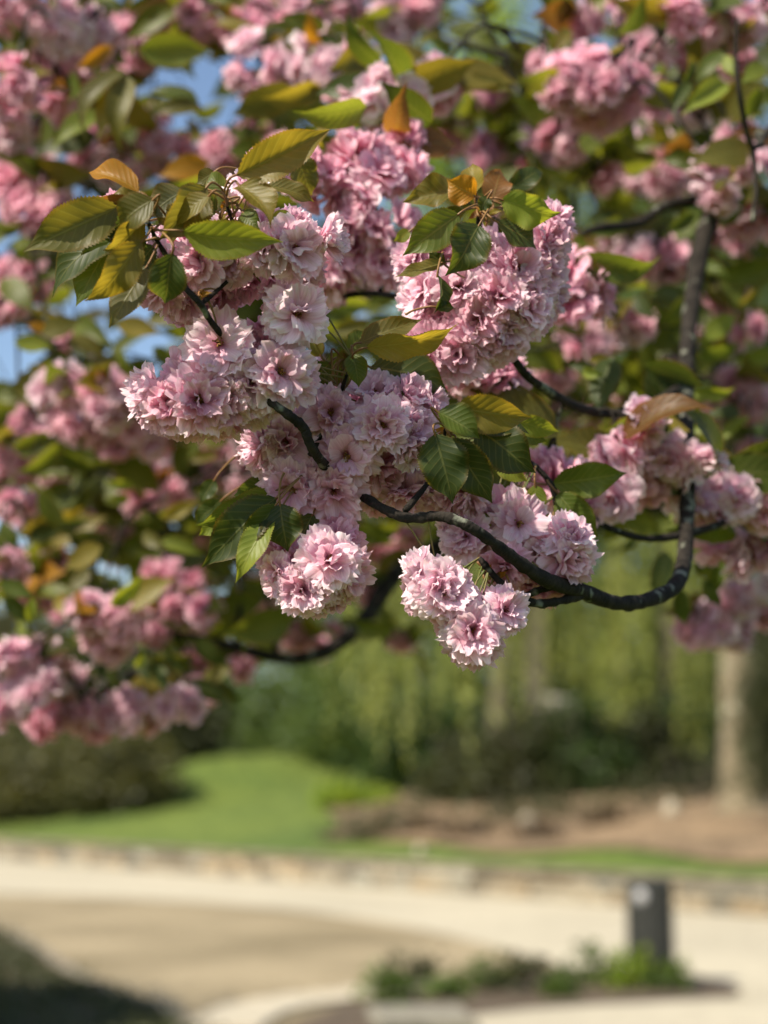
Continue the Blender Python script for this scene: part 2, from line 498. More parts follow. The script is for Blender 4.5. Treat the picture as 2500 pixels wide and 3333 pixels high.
while a < WLEN + 2.2:
    W = RW.copy(); W[:3, 3] = wall_pt(a, 0.0, WH - 0.068 + rng.uniform(-0.004, 0.004))
    g = rng.uniform(0.45, 0.75)  # capstones tinted dark to stand for the shaded line along the top
    wall.place('capstone', cap_me[rng.integers(3)], W, (g, g, g * 0.95))
    a += 0.752

# dark ground-cover bed at lower left with its pale edging
edge = [G(*p)[:2] for p in [(-420, 1975), (-150, 1992), (0, 2012), (70, 2046), (130, 2088), (210, 2130), (300, 2165), (390, 2205), (430, 2260), (440, 2400)]]
edge = catmull(np.array([[e[0], e[1], 0] for e in edge]), 5)
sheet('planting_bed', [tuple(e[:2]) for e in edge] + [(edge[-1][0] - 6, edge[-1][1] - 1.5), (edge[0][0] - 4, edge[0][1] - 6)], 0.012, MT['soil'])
kb = Thing('bed_kerb', (edge[20][0], edge[20][1], 0), 'low grey stone edging round the dark planting at lower left', 'kerb')
for i in range(0, len(edge) - 1):
    p, q = edge[i], edge[i + 1]; t = q - p; l = np.linalg.norm(t); t = t / l; n_ = np.array([-t[1], t[0], 0])
    W = np.eye(4); W[:3, 0] = t; W[:3, 1] = n_; W[:3, 3] = p
    b = box(MB(), (0.006, -0.05, -0.02), (l - 0.006, 0.05, 0.05), 0.003, bev=0.01)
    kb.place('kerb_stone', b.mesh('kerb_stone', MT['mortar'], False), W)

# second kerb: the curved pale edge of the bed with the small plants
arc = [G(*p) for p in [(455, 2225), (520, 2190), (600, 2170), (700, 2156), (800, 2146), (880, 2126), (1000, 2104), (1150, 2096), (1300, 2092), (1430, 2096), (1540, 2120), (1600, 2140), (1560, 2158), (1420, 2166), (1200, 2178), (1000, 2200), (900, 2260)]]
arc = catmull(np.array(arc), 4)
sheet('flower_bed', [tuple(e[:2]) for e in arc[16:]] + [tuple(arc[-1][:2] + np.array([-1.2, -0.5]))], 0.016, MT['soil'])
kb2 = Thing('bed_kerb', arc[10], 'pale curved stone edging leading to the bed of small plants', 'kerb')
for i in range(0, 19):
    p, q = arc[i], arc[i + 1]; t = q - p; l = np.linalg.norm(t); t = t / l; n_ = np.array([-t[1], t[0], 0])
    W = np.eye(4); W[:3, 0] = t; W[:3, 1] = n_; W[:3, 3] = p
    b = box(MB(), (0.005, -0.34, -0.02), (l - 0.005, 0.22, 0.035), 0.003, bev=0.01)
    kb2.place('kerb_stone', b.mesh('kerb_stone', MT['kerb'], False), W)

# grey slab at the bottom edge
sl = G(912, 2222)
slab = tag(link('stone_slab', box(MB(), (-0.34, -0.30, 0.0), (0.34, 0.36, 0.10), 0.006, bev=0.02).mesh('stone_slab', plain('slab_stone', (0.16, 0.15, 0.115), (0.23, 0.215, 0.17), 8, 0.9, 0.4, 0.01), False)),
           'flat grey stone slab at the corner of the plant bed', 'slab')
slab.location = (sl[0], sl[1], 0.016); slab.rotation_euler = (0, 0, R(8))

# ------------------------------------------------------------------ foliage makers
def leaf_cards(centres, size, n_each, spread, m_tone=(0, 1), flat=0.3):
    """many small bent leaf faces round centres: each leaf is two triangles folded along its midrib"""
    N = len(centres) * n_each
    c = np.repeat(np.asarray(centres), n_each, 0) + rng.normal(0, 1, (N, 3)) * np.asarray(spread)
    d = rng.normal(0, 1, (N, 3)); d[:, 2] *= flat + 0.3; d /= np.linalg.norm(d, axis=1)[:, None]
    e = rng.normal(0, 1, (N, 3)); e -= d * (e * d).sum(1)[:, None]; e /= np.linalg.norm(e, axis=1)[:, None]
    n = np.cross(d, e)
    s = size * rng.uniform(0.6, 1.3, N)[:, None]
    V = np.stack([c, c + d * s * 0.5 + e * s * 0.28 + n * s * 0.08, c + d * s, c + d * s * 0.5 - e * s * 0.28 + n * s * 0.08], 1).reshape(-1, 3)
    i = np.arange(N) * 4
    f = np.concatenate([np.stack([i, i + 1, i + 2], 1), np.stack([i, i + 2, i + 3], 1)])
    return V, f
def fol(name, c1, c2, trans=0.4, tmul=(2.4, 2.1, 0.8), rough=0.5):
    return plain(name, c1, c2, 1.6, rough, 0, trans=trans, tmul=tmul, detail=6.0)
MT['evergreen'] = fol('evergreen', (0.022, 0.042, 0.012), (0.05, 0.085, 0.02), 0.25)
MT['laurel'] = fol('shrub_green', (0.05, 0.085, 0.02), (0.10, 0.15, 0.04), 0.3)
MT['olive'] = fol('shrub_olive', (0.05, 0.055, 0.022), (0.105, 0.105, 0.04), 0.3)
MT['willow'] = fol('willow_leaf', (0.20, 0.235, 0.05), (0.37, 0.40, 0.12), 0.45, (1.7, 1.6, 0.9))
MT['spring'] = fol('spring_leaf', (0.13, 0.20, 0.02), (0.27, 0.34, 0.055), 0.5, (2.0, 1.9, 0.7))
MT['brown'] = fol('brown_twigs', (0.05, 0.036, 0.024), (0.12, 0.085, 0.052), 0.2)
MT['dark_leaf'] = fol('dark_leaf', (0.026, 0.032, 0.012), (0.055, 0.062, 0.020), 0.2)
MT['bush_leaf'] = fol('bedding_leaf', (0.04, 0.07, 0.015), (0.10, 0.15, 0.03), 0.3)
MT['pale_bark'] = bark_material('pale_bark', (0.09, 0.075, 0.048), (0.25, 0.21, 0.14), 0.6, 5.0)
MT['grey_bark'] = bark_material('grey_bark', (0.07, 0.06, 0.045), (0.17, 0.145, 0.11), 0.4, 9.0)

def shrub(name, base, rx, ry, h, m, label, cat='shrub', group=None, leaf=0.14, clumps=60, each=26, stems=5, bark='grey_bark', low=0.08):
    t = Thing(name, base, label, cat, group)
    base = np.asarray(base, float)
    u = rng.normal(0, 1, (clumps, 3)); u /= np.linalg.norm(u, axis=1)[:, None]
    u[:, 2] = np.abs(u[:, 2]) * 1.0
    r = rng.uniform(0.45, 1.0, clumps)[:, None] * rng.uniform(0.82, 1.12, clumps)[:, None]
    C = base + np.array([0, 0, low * h]) + u * r * np.array([rx, ry, h * (0.92 - low)])
    V, f = leaf_cards(C, leaf, each, (rx * 0.15, ry * 0.15, h * 0.09))
    V[:, 2] = np.maximum(V[:, 2], base[2] - 0.02)
    t.part('foliage', MB().add(V, f), m)
    for k in range(stems):
        mb = MB(); a = rng.uniform(0, 6.28); e = base + np.array([math.cos(a) * rx * .6, math.sin(a) * ry * .6, h * 0.8])
        tube(mb, [base + np.array([math.cos(a), math.sin(a), 0]) * 0.06 * rx, (base + e) / 2 + rng.normal(0, 0.06, 3) * rx, e], [0.035 * h / 2, 0.025 * h / 2, 0.008 * h / 2], 6, 4)
        t.part('stem', mb, MT[bark])
    return t

def bank_at(px, depth):
    """point on the bank below picture column px (1659-wide) at that distance"""
    x = (px - 829.5) / 3573.0 * depth
    y = depth * math.cos(TILT)
    p = np.array([x, y, 0.0]); r = p - WL
    a = float(np.dot(r, WDIR)); s = float(np.dot(r, WNRM))
    p[2] = bank_h(a, s)
    return p

# shrubs behind the bank, from the left edge to the middle
specs = [(-60, 47, 2.6, 3.4, 'olive', 'dark olive shrub cut by the left edge behind the grass bank'),
         (110, 46, 2.3, 2.5, 'olive', 'rounded brownish olive shrub on the bank below lowest blurred blossom'),
         (255, 45, 1.9, 2.6, 'olive', 'olive shrub at the left foot of the grass mound'),
         (370, 50, 2.0, 3.8, 'dark_leaf', 'very dark shrub directly left of the grass mound top'),
         (520, 57, 2.4, 5.0, 'evergreen', 'tall grey green evergreen shrub behind the mound top'),
         (650, 55, 2.5, 5.4, 'laurel', 'broad mid green shrub right of the mound top'),
         (770, 50, 2.0, 4.4, 'laurel', 'mid green shrub between mound and willow'),
         (880, 46, 1.7, 3.0, 'evergreen', 'dark evergreen shrub under the left willow strands')]
for px, D, r_, h_, m_, lab in specs:
    shrub('background_shrub', bank_at(px, D), r_, r_ * 0.8, h_, MT[m_], lab, group='shrubs behind the grass bank', leaf=0.26, clumps=110, each=34)
shrub('background_shrub', bank_at(760, 40), 1.1, 0.8, 0.7, MT['spring'], 'low bright green spreading shrub at the left end of the mulch', group='shrubs behind the grass bank', leaf=0.16, clumps=50, each=24)
for px, D, r_, h_, m_, lab in [(1000, 38.5, 1.1, 1.7, 'dark_leaf', 'dark shrub below the lowest trailing willow strands'),
                           (1110, 37, 1.3, 2.4, 'dark_leaf', 'dark dense shrub in front of the willow trunk'),
                           (1235, 37.2, 1.3, 2.5, 'evergreen', 'dark green shrub right of the willow trunk'),
                           (1340, 38, 1.2, 2.3, 'dark_leaf', 'dark shrub in the gap between willow and pale trunk'),
                           (1450, 39, 1.2, 2.4, 'evergreen', 'dark evergreen shrub behind the pale trunk, on its left'),
                           (1530, 50, 2.2, 6.5, 'laurel', 'tall mid green shrub far behind the pale trunk'),
                           (1650, 48, 2.2, 6.5, 'laurel', 'tall green shrub behind the dark evergreen at right edge'),
                           (1380, 52, 2.2, 6.0, 'willow', 'tall sunlit yellow green shrub far behind the willow'),
                           (960, 52, 2.2, 6.0, 'laurel', 'tall green shrub behind the left side of the willow')]:
    shrub('background_shrub', bank_at(px, D), r_, r_ * 0.8, h_, MT[m_], lab, group='shrubs behind the grass bank', leaf=0.18 if D < 45 else .28, clumps=90, each=36)
# low brown shrubs on the mulch bed, and dark ones added as its shade patches
for px, D, r_, h_, m_, lab in [(770, 33, 1.0, 0.7, 'dark_leaf', 'low shrub coloured dark as shade at the left corner of the mulch bed'),
                           (850, 34, 0.9, 0.8, 'dark_leaf', 'second shrub coloured dark as shade, near the left corner of the mulch bed'),
                           (925, 33, 0.6, 0.5, 'brown', 'bare brown shrub on the mulch, leftmost of the brown ones'),
                           (1010, 31, 0.6, 0.45, 'brown', 'low brown shrub on the mulch under the lowest willow strands'),
                           (1060, 33, 0.9, 0.75, 'dark_leaf', 'flat shrub coloured dark as shade behind the brown ones in the mulch bed'),
                           (1160, 30, 0.6, 0.4, 'brown', 'brown twiggy shrub in the middle of the mulch bed'),
                           (1215, 33, 1.0, 0.7, 'dark_leaf', 'spreading shrub coloured dark as shade right of the bed middle'),
                           (1300, 31, 0.6, 0.4, 'brown', 'smallest brown shrub, near the right of the mulch bed'),
                           (1380, 33, 1.0, 0.8, 'dark_leaf', 'low shrub coloured dark as shade behind the right pale boulder'),
                           (1480, 33, 0.9, 1.3, 'dark_leaf', 'shrub coloured dark as shade against the left foot of the pale trunk')]:
    shrub('low_shrub', bank_at(px, D), r_, r_ * 0.8, h_, MT[m_], lab, group='low shrubs on the mulch bed', leaf=0.11, clumps=34, each=13, low=0.0)
# pale boulders in the bed
for px, D, s_, lab in [(1130, 31.5, 0.15, 'upright pale boulder on the mulch below the willow'), (1432, 31, 0.15, 'pale rounded boulder on the mulch near the pale trunk'), (905, 29.5, 0.09, 'small pale stone near the left end of the mulch bed')]:
    b = bank_at(px, D)
    th = np.linspace(0, np.pi, 8); ph = np.linspace(0, 2 * np.pi, 13)[:-1]
    V = [(math.sin(t) * math.cos(p) * s_ * rng.uniform(0.85, 1.1), math.sin(t) * math.sin(p) * s_ * rng.uniform(0.85, 1.1), s_ * 0.8 + math.cos(t) * s_ * rng.uniform(1.0, 1.3)) for t in th for p in ph]
    f = [(i * 12 + j, i * 12 + (j + 1) % 12, (i + 1) * 12 + (j + 1) % 12, (i + 1) * 12 + j) for i in range(7) for j in range(12)]
    o = tag(link('boulder', MB().add(V, f).mesh('boulder', MT['kerb'])), lab, 'boulder', 'pale boulders in the mulch bed')
    o.location = b

# ------------------------------------------------------------------ background trees
def tree_limbs(t, base, h, r0, m, fork=0.45, n=6, spread=3.0, lean=(0, 0), top=0.85, name='limb'):
    base = np.asarray(base, float)
    f = base + np.array([lean[0], lean[1], h * fork])
    mb = MB()
    tube(mb, [base - np.array([0, 0, 0.1]), base + np.array([lean[0] * .1, lean[1] * .1, h * 0.03]), (base + f) / 2 + rng.normal(0, 0.04, 3) * r0 * 4, f], [r0 * 1.9, r0 * 1.2, r0 * 0.92, r0 * 0.72], 12, 6, 0.03)
    t.part('trunk', mb, m)
    ends = []
    for k in range(n):
        a = 2 * math.pi * (k + rng.uniform(-.3, .3)) / n
        e = f + np.array([math.cos(a) * spread * rng.uniform(.6, 1), math.sin(a) * spread * rng.uniform(.6, 1), h * (top - fork) * rng.uniform(.5, 1.1)])
        mid = f * 0.5 + e * 0.5 + np.array([math.cos(a), math.sin(a), 0]) * -0.1 * spread + np.array([0, 0, 0.08 * h])
        mb = MB(); tube(mb, [f - np.array([0, 0, r0 * 0.6]), mid, e], [r0 * 0.5, r0 * 0.3, r0 * 0.06], 8, 5, 0.03)
        t.part(name, mb, m); ends += [mid, e]
    return f, np.array(ends)

# weeping willow
wb = bank_at(1165, 40)
wt = Thing('willow_tree', wb, 'weeping willow trailing long yellow green strands behind the mulch bed', 'tree')
fork, ends = tree_limbs(wt, wb, 15, 0.34, MT['grey_bark'], 0.36, 9, 4.2)
V_all = []; F_all = []; off = 0
WCL = [(rng.uniform(0, 6.283), 5.2 * math.sqrt(rng.uniform(0.02, 1.0))) for k in range(70)]
tw = MB()
for k in range(560):
    a, rr = WCL[rng.integers(len(WCL))]
    top = wb + np.array([math.cos(a) * rr, math.sin(a) * rr * 0.8, 0]) + np.array([rng.normal(0, .30), rng.normal(0, .30), 0])
    z1 = wb[2] + 14.5 - 4.5 * (rr / 5.0) ** 2 + rng.uniform(-1.5, 1.0)
    if rng.uniform() < 0.62: z1 = wb[2] + rng.uniform(3.6, 10.0) - 2.0 * (rr / 5) ** 2
    length = rng.uniform(1.4, 4.6)
    zb = z1 - length
    lowlim = wb[2] + (rng.uniform(.6, 1.2) if rng.uniform() < 0.25 else rng.uniform(1.0, 3.2))
    zb = max(zb, lowlim)
    if zb > z1 - 0.8: continue
    n_l = int((z1 - zb) / 0.075)
    z = np.linspace(z1, zb, n_l)
    sw = np.cumsum(rng.normal(0, 0.012, (n_l, 2)), 0)
    c = np.stack([top[0] + sw[:, 0], top[1] + sw[:, 1], z], 1)
    c += rng.normal(0, 0.055, c.shape)
    ang = rng.uniform(0, 6.283, n_l)
    d = np.stack([np.cos(ang) * 0.5, np.sin(ang) * 0.5, np.full(n_l, -0.85)], 1)
    e = np.stack([-np.sin(ang), np.cos(ang), np.zeros(n_l)], 1)
    s = rng.uniform(0.13, 0.24, n_l)[:, None]
    V = np.stack([c, c + d * s * .5 + e * s * .17, c + d * s, c + d * s * .5 - e * s * .17], 1).reshape(-1, 3)
    i = np.arange(n_l) * 4 + off
    V_all.append(V); F_all.append(np.stack([i, i + 1, i + 2, i + 3], 1)); off += len(V)
    if k % 3 == 0: tube(tw, [top * [1, 1, 0] + [0, 0, z1], top * [1, 1, 0] + [0, 0, zb]], [0.012, 0.006], 3, 1, cap=False)
mb = MB(); mb.add(np.concatenate(V_all), np.concatenate(F_all))
wt.part('crown', mb, MT['willow'])
wt.part('hanging_twigs', tw, MT['stalk'])['kind'] = 'stuff'

def broad_tree(name, base, h, r0, crown_c, crown_r, m_leaf, m_bark, label, group=None, clumps=220, each=60, leaf=0.22, fork=0.4, n=7, lean=(0, 0)):
    t = Thing(name, base, label, 'tree', group)
    tree_limbs(t, base, h, r0, m_bark, fork, n, crown_r[0] * 0.75, lean)
    u = rng.normal(0, 1, (clumps, 3)); u /= np.linalg.norm(u, axis=1)[:, None]
    C = np.asarray(base) + np.asarray(crown_c) + u * (rng.uniform(0.15, 1.0, clumps)[:, None] ** 0.5) * np.asarray(crown_r) * rng.uniform(0.8, 1.12, clumps)[:, None]
    V, f = leaf_cards(C, leaf, each, np.asarray(crown_r) * 0.10)
    t.part('crown', MB().add(V, f), m_leaf)
    return t
# the pale-trunked tree at the right
broad_tree('park_tree', bank_at(1586, 30.5), 13, 0.37, (0.2, 0.5, 9.2), (3.6, 3.4, 4.0), MT['laurel'], MT['pale_bark'], 'tall tree with thick pale sunlit trunk on the mulch bed', fork=0.5, clumps=150)
# the dark conifer at the right edge
t = Thing('yew_tree', bank_at(1678, 27.5), 'dark dense evergreen cut by the right edge beside pale trunk', 'tree')
b = np.asarray(t.loc); mb = MB(); tube(mb, [b - [0, 0, .1], b + [0, 0, 2.0], b + [0, 0, 4.6]], [0.2, 0.15, 0.03], 8, 4); t.part('trunk', mb, MT['grey_bark'])
C = []
for k in range(260):
    hz = rng.uniform(0.12, 1); a = rng.uniform(0, 6.283); rr = 0.95 * (1.05 - hz) ** 0.5 * rng.uniform(0.55, 1.0)
    C.append(b + [math.cos(a) * rr, math.sin(a) * rr, hz * 4.8])
V, f = leaf_cards(C, 0.10, 40, (0.11, 0.11, 0.14)); t.part('crown', MB().add(V, f), MT['dark_leaf'])
# taller trees behind, closing the right half of the sky
broad_tree('park_tree', bank_at(1075, 46), 23, 0.28, (-0.3, 0.0, 16.5), (3.2, 2.8, 7.4), MT['spring'], MT['grey_bark'], 'tall bright yellow green tree showing at the top behind twigs', clumps=190, each=60, leaf=0.26)
broad_tree('park_tree', bank_at(1440, 43), 20, 0.35, (0.0, 0.0, 12.5), (4.2, 3.6, 9.0), MT['laurel'], MT['grey_bark'], 'tall mid green tree filling the gaps right of the willow', clumps=260, each=60, leaf=0.32)
broad_tree('park_tree', bank_at(800, 62), 15, 0.3, (0.0, 0.0, 8.0), (4.4, 3.5, 5.6), MT['evergreen'], MT['grey_bark'], 'dark green tree behind the mid green shrubs near the centre', clumps=220, each=60, leaf=0.34)
broad_tree('park_tree', bank_at(300, 75), 10, 0.3, (0.0, 0.0, 5.0), (6.0, 3.5, 3.6), MT['evergreen'], MT['grey_bark'], 'broad dark tree low behind the shrubs at left', clumps=200, each=60, leaf=0.38)
broad_tree('park_tree', bank_at(40, 70), 10, 0.3, (-1.0, 0.0, 4.6), (4.4, 3.5, 3.0), MT['olive'], MT['grey_bark'], 'olive tree low behind the left edge shrubs', clumps=180, each=60, leaf=0.36)
broad_tree('park_tree', bank_at(1230, 70), 18, 0.3, (0.0, 0.0, 9.0), (6.5, 3.5, 8.0), MT['evergreen'], MT['grey_bark'], 'dark tree mass seen through the willow strands', clumps=260, each=60, leaf=0.42)
# a tree standing outside the picture at left that shades the lower left bed
broad_tree('park_tree', (-8.3, 8.0, 0), 8.5, 0.22, (0.0, 0.0, 5.4), (2.3, 2.3, 2.0), MT['laurel'], MT['grey_bark'], 'tree outside the left edge whose shade covers the dark bed', clumps=260, each=60, leaf=0.2)
# woodland far off closing the horizon
C = []
for k in range(760):
    a = rng.uniform(-1.1, 1.1); D = rng.uniform(110, 150)
    C.append((D * math.sin(a), D * math.cos(a), rng.uniform(0.5, 17 if a > -0.02 else 7)))
V, f = leaf_cards(C, 1.3, 40, (2.5, 2.5, 1.2)); o = link('distant_woodland', MB().add(V, f).mesh('distant_woodland', MT['evergreen'])); tag(o, 'far off belt of dark green woodland along the horizon', 'woodland', kind='stuff')

# pale board seen through the willow strands
bp = bank_at(1200, 38.8)
sg = Thing('notice_board', bp, 'small pale board on two posts glimpsed among the willow strands', 'board')
zz = Q(1200, 1522, 38.8)[2]
sg.part('panel', box(MB(), (bp[0] - .42, bp[1] - .04, zz - .17), (bp[0] + .42, bp[1] + .0, zz + .17), bev=0.01), plain('board_paint', (0.34, 0.31, 0.25), (0.40, 0.37, 0.30), 4, 0.7, 0), smooth=False)
for sx in (-.34, .34): sg.part('post', box(MB(), (bp[0] + sx - .04, bp[1] + .002, bp[2] - 0.1), (bp[0] + sx + .04, bp[1] + .08, zz + .14)), MT['grey_bark'], smooth=False)

# ------------------------------------------------------------------ litter bin
bb = G(1408, 2134)
DB = float(np.dot(bb - CAM, FWD))
bin_r = 0.5 * 100 / 3573 * DB
bin_h = 232 / 3573 * DB
MT['bin'] = plain('bin_paint', (0.022, 0.023, 0.020), (0.036, 0.037, 0.032), 30, 0.42, 0.05, 0.001, spec=0.5)
MT['disc_grey'] = plain('pale_grey', (0.30, 0.30, 0.30), (0.38, 0.38, 0.38), 60, 0.35, 0, spec=0.8)
bn = Thing('litter_bin', (bb[0], bb[1], 0.0), 'black round slatted litter bin standing in the bed before stone wall', 'bin')
def ring(mb, r0, z0, r1, z1, seg=32):
    a = np.linspace(0, 2 * np.pi, seg, endpoint=False)
    V = np.concatenate([np.stack([bb[0] + np.cos(a) * r, bb[1] + np.sin(a) * r, np.full(seg, z)], 1) for r, z in ((r0, z0), (r1, z1))])
    f = [(j, (j + 1) % seg, seg + (j + 1) % seg, seg + j) for j in range(seg)]
    return mb.add(V, f)
mb = MB(); ring(mb, bin_r * .93, 0.03, bin_r * .93, bin_h * .93); bn.part('liner', mb, MT['bin'])
mb = MB(); ring(mb, bin_r * .97, 0.0, bin_r * .99, 0.05); ring(mb, bin_r * .99, 0.05, bin_r * .9, 0.055); bn.part('base', mb, MT['bin'])
for k in range(22):
    a = 2 * math.pi * k / 22
    W = np.eye(4); c_, s_ = math.cos(a), math.sin(a)
    W[:3, 0] = (-s_, c_, 0); W[:3, 1] = (c_, s_, 0); W[:3, 3] = (bb[0] + c_ * bin_r * .95, bb[1] + s_ * bin_r * .95, 0)
    if k == 0: slat_me = box(MB(), (-bin_r * 0.105, 0, 0.055), (bin_r * 0.105, 0.014, bin_h * .915), bev=0.004).mesh('slat', MT['bin'], False)
    bn.place('slat', slat_me, W)
mb = MB(); ring(mb, bin_r * 1.03, bin_h * .92, bin_r * 1.03, bin_h * .985); ring(mb, bin_r * 1.03, bin_h * .985, bin_r * .96, bin_h); ring(mb, bin_r * .96, bin_h, bin_r * .55, bin_h); ring(mb, bin_r * .55, bin_h, bin_r * .5, bin_h * .86); bn.part('rim', mb, MT['bin'])
W = np.eye(4); dv = nrm(np.array([-0.50, -0.866, 0])); W[:3, 2] = dv; W[:3, 0] = (dv[1], -dv[0], 0); W[:3, 1] = np.cross(W[:3, 2], W[:3, 0]); W[:3, 3] = np.array([bb[0], bb[1], bin_h * .84]) + dv * (bin_r * .95 + 0.014)
a = np.linspace(0, 2 * np.pi, 24, endpoint=False); rd = bin_r * 0.30
V = np.concatenate([np.stack([np.cos(a) * r, np.sin(a) * r, np.full(24, z)], 1) for r, z in ((rd, 0), (rd, .012), (rd * .85, .02))] + [np.array([[0, 0, .022]])])
f4 = [(j + 24 * q, (j + 1) % 24 + 24 * q, (j + 1) % 24 + 24 * (q + 1), j + 24 * (q + 1)) for q in range(2) for j in range(24)]
mb = MB().add(V, f4); mb.f.append(np.array([(48 + j, 48 + (j + 1) % 24, 72) for j in range(24)])); mb.m.append(np.zeros(24, int)); mb.v.append(np.zeros((0, 3))); mb.uv.append(np.zeros((0, 2))); mb.tone.append(np.zeros(0))
bn.place('pale_disc', mb.mesh('pale_disc', MT['disc_grey']), W)  # small pale grey disc high on the left front of the bin

# small plants in the bed before the bin
for px, py, r_, h_, m_, lab in [(835, 2168, .22, .26, 'bush_leaf', 'leafy low plant at the left end of the bed, behind slab'),
                            (885, 2148, .27, .36, 'dark_leaf', 'dark leafy plant, second from left end of the bed'),
                            (960, 2158, .16, .16, 'bush_leaf', 'smallest plant in the bed, between two dark ones'),
                            (1050, 2140, .26, .32, 'bush_leaf', 'bushy green plant in the middle of the bed'),
                            (1130, 2146, .28, .34, 'dark_leaf', 'dark bushy plant right of the bed middle'),
                            (1205, 2156, .16, .18, 'bush_leaf', 'low green plant between the dark bush and tall plant'),
                            (1275, 2132, .27, .40, 'bush_leaf', 'tallest green plant in the bed, left of bin'),
                            (1355, 2138, .25, .34, 'spring', 'bright green plant at the left foot of the bin'),
                            (1432, 2142, .22, .30, 'bush_leaf', 'green plant at the right foot of the bin')]:
    r_ *= 1.1; h_ *= 1.0; g = G(px, py); shrub('bedding_plant', (g[0], g[1], 0.016), r_, r_ * .8, h_, MT[m_], lab, 'plant', 'plants in the bed before the bin', leaf=0.08, clumps=24, each=11, stems=3, bark='stalk')
# dark ground cover at lower left
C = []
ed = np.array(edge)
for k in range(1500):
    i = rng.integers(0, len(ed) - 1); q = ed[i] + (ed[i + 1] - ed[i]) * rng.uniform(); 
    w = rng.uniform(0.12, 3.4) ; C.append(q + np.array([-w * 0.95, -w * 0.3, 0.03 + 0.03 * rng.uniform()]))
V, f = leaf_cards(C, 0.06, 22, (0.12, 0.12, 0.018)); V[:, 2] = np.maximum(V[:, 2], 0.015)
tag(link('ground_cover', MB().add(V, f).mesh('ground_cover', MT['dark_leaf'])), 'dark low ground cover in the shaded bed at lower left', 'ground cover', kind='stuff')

# ================================================================== the flowering cherries
def petal_grid(L, W, th0, bend, phi, nu, nv, cup, frill, roll, z0, r0, g):
    """one frilled petal of a flower whose axis is +Z; th = angle from the axis"""
    u = np.linspace(-1, 1, nu)[None, :]; v = np.linspace(0, 1, nv)[:, None]
    tip = 1 - 0.15 * u ** 2 - 0.13 * np.exp(-(u / 0.13) ** 2) * g.uniform(0.0, 1.3) + frill * g.normal(0, 1, (1, nu)) + frill * 0.8 * ((np.arange(nu) % 2)[None, :] - .5)
    Lu = L * tip
    w = W / 2 * (0.16 + 0.84 * np.sin(np.clip(v * 1.12, 0, 1) * np.pi / 2) ** 0.85) * (1 - 0.16 * v ** 5)
    y = u * w * (1 + 0.0 * v)
    th = th0 + bend * v
    dv = 1.0 / (nv - 1)
    ir = np.concatenate([[[0]], np.cumsum((np.sin(th[1:]) + np.sin(th[:-1])) / 2 * dv, 0)])
    iz = np.concatenate([[[0]], np.cumsum((np.cos(th[1:]) + np.cos(th[:-1])) / 2 * dv, 0)])
    r = r0 + ir * Lu; z = z0 + iz * Lu
    k1, k2 = g.uniform(3.5, 7.5), g.uniform(0, 6.28)
    off = cup * W * (u ** 2) * v * (1 - 0.3 * v) + W * 0.075 * v ** 2 * np.sin(k1 * u + k2) + W * 0.05 * v ** 1.5 * np.sin(g.uniform(4, 8) * v + g.uniform(0, 6.28)) + W * 0.035 * v ** 3 * g.normal(0, 1, (1, nu))
    off = off + W * 0.045 * v * np.sin(g.uniform(7, 12) * u + g.uniform(0, 6.28)) + 0.16 * W * g.uniform(-1, 1) * v ** 3
    off = off + y * math.sin(roll); y = y * math.cos(roll)
    rr = r - np.cos(th) * off; zz = z + np.sin(th) * off
    c, s = math.cos(phi), math.sin(phi)
    V = np.stack([rr * c - y * s, rr * s + y * c, zz + 0 * y], 2).reshape(-1, 3)
    UV = np.stack([(u + 0 * v) * 0.5 + 0.5, v + 0 * u], 2).reshape(-1, 2)
    return V, UV

def flower_petals(g, mode='full', hi=True):
    nu, nv = (11, 7) if hi else (7, 4)
    D = math.pi / 180
    if mode == 'full':
        wh = [(8, .0272, .0250, 84, 16), (8, .0266, .0240, 66, 18), (7, .0252, .0225, 47, 20), (5, .0232, .0195, 30, 20), (3, .0200, .0155, 14, 18)]
    elif mode == 'open':
        wh = [(7, .0272, .0270, 84, 8), (7, .0262, .0255, 72, 10), (6, .0230, .0215, 58, 18), (4, .0165, .0150, 44, 22)]
    else:
        wh = [(7, .0262, .020, 48, 22), (7, .0255, .0195, 36, 20), (6, .0235, .018, 22, 18), (5, .020, .015, 8, 16)]
    if not hi: wh = [(max(3, int(n * 0.85)), L, W * 1.05, t, b) for n, L, W, t, b in wh]
    out = []
    for k, (n, L, W, t0, b) in enumerate(wh):
        ph0 = g.uniform(0, 6.28)
        for i in range(n):
            V, UV = petal_grid(L * g.uniform(.84, 1.1), W * g.uniform(.82, 1.15), (t0 + g.normal(0, 12)) * D, (b + g.normal(0, 22)) * D,
                               ph0 + 2 * math.pi * (i + g.uniform(-.3, .3)) / n, nu, nv, g.uniform(-.06, .20), 0.05 if hi else 0.06, g.normal(0, 0.27), 0.0006 * k, 0.0012, g)
            out.append((V, UV, float(np.clip(0.5 + 0.22 * g.normal() + 0.04 * (2 - k), 0, 1))))
    return out, nu, nv

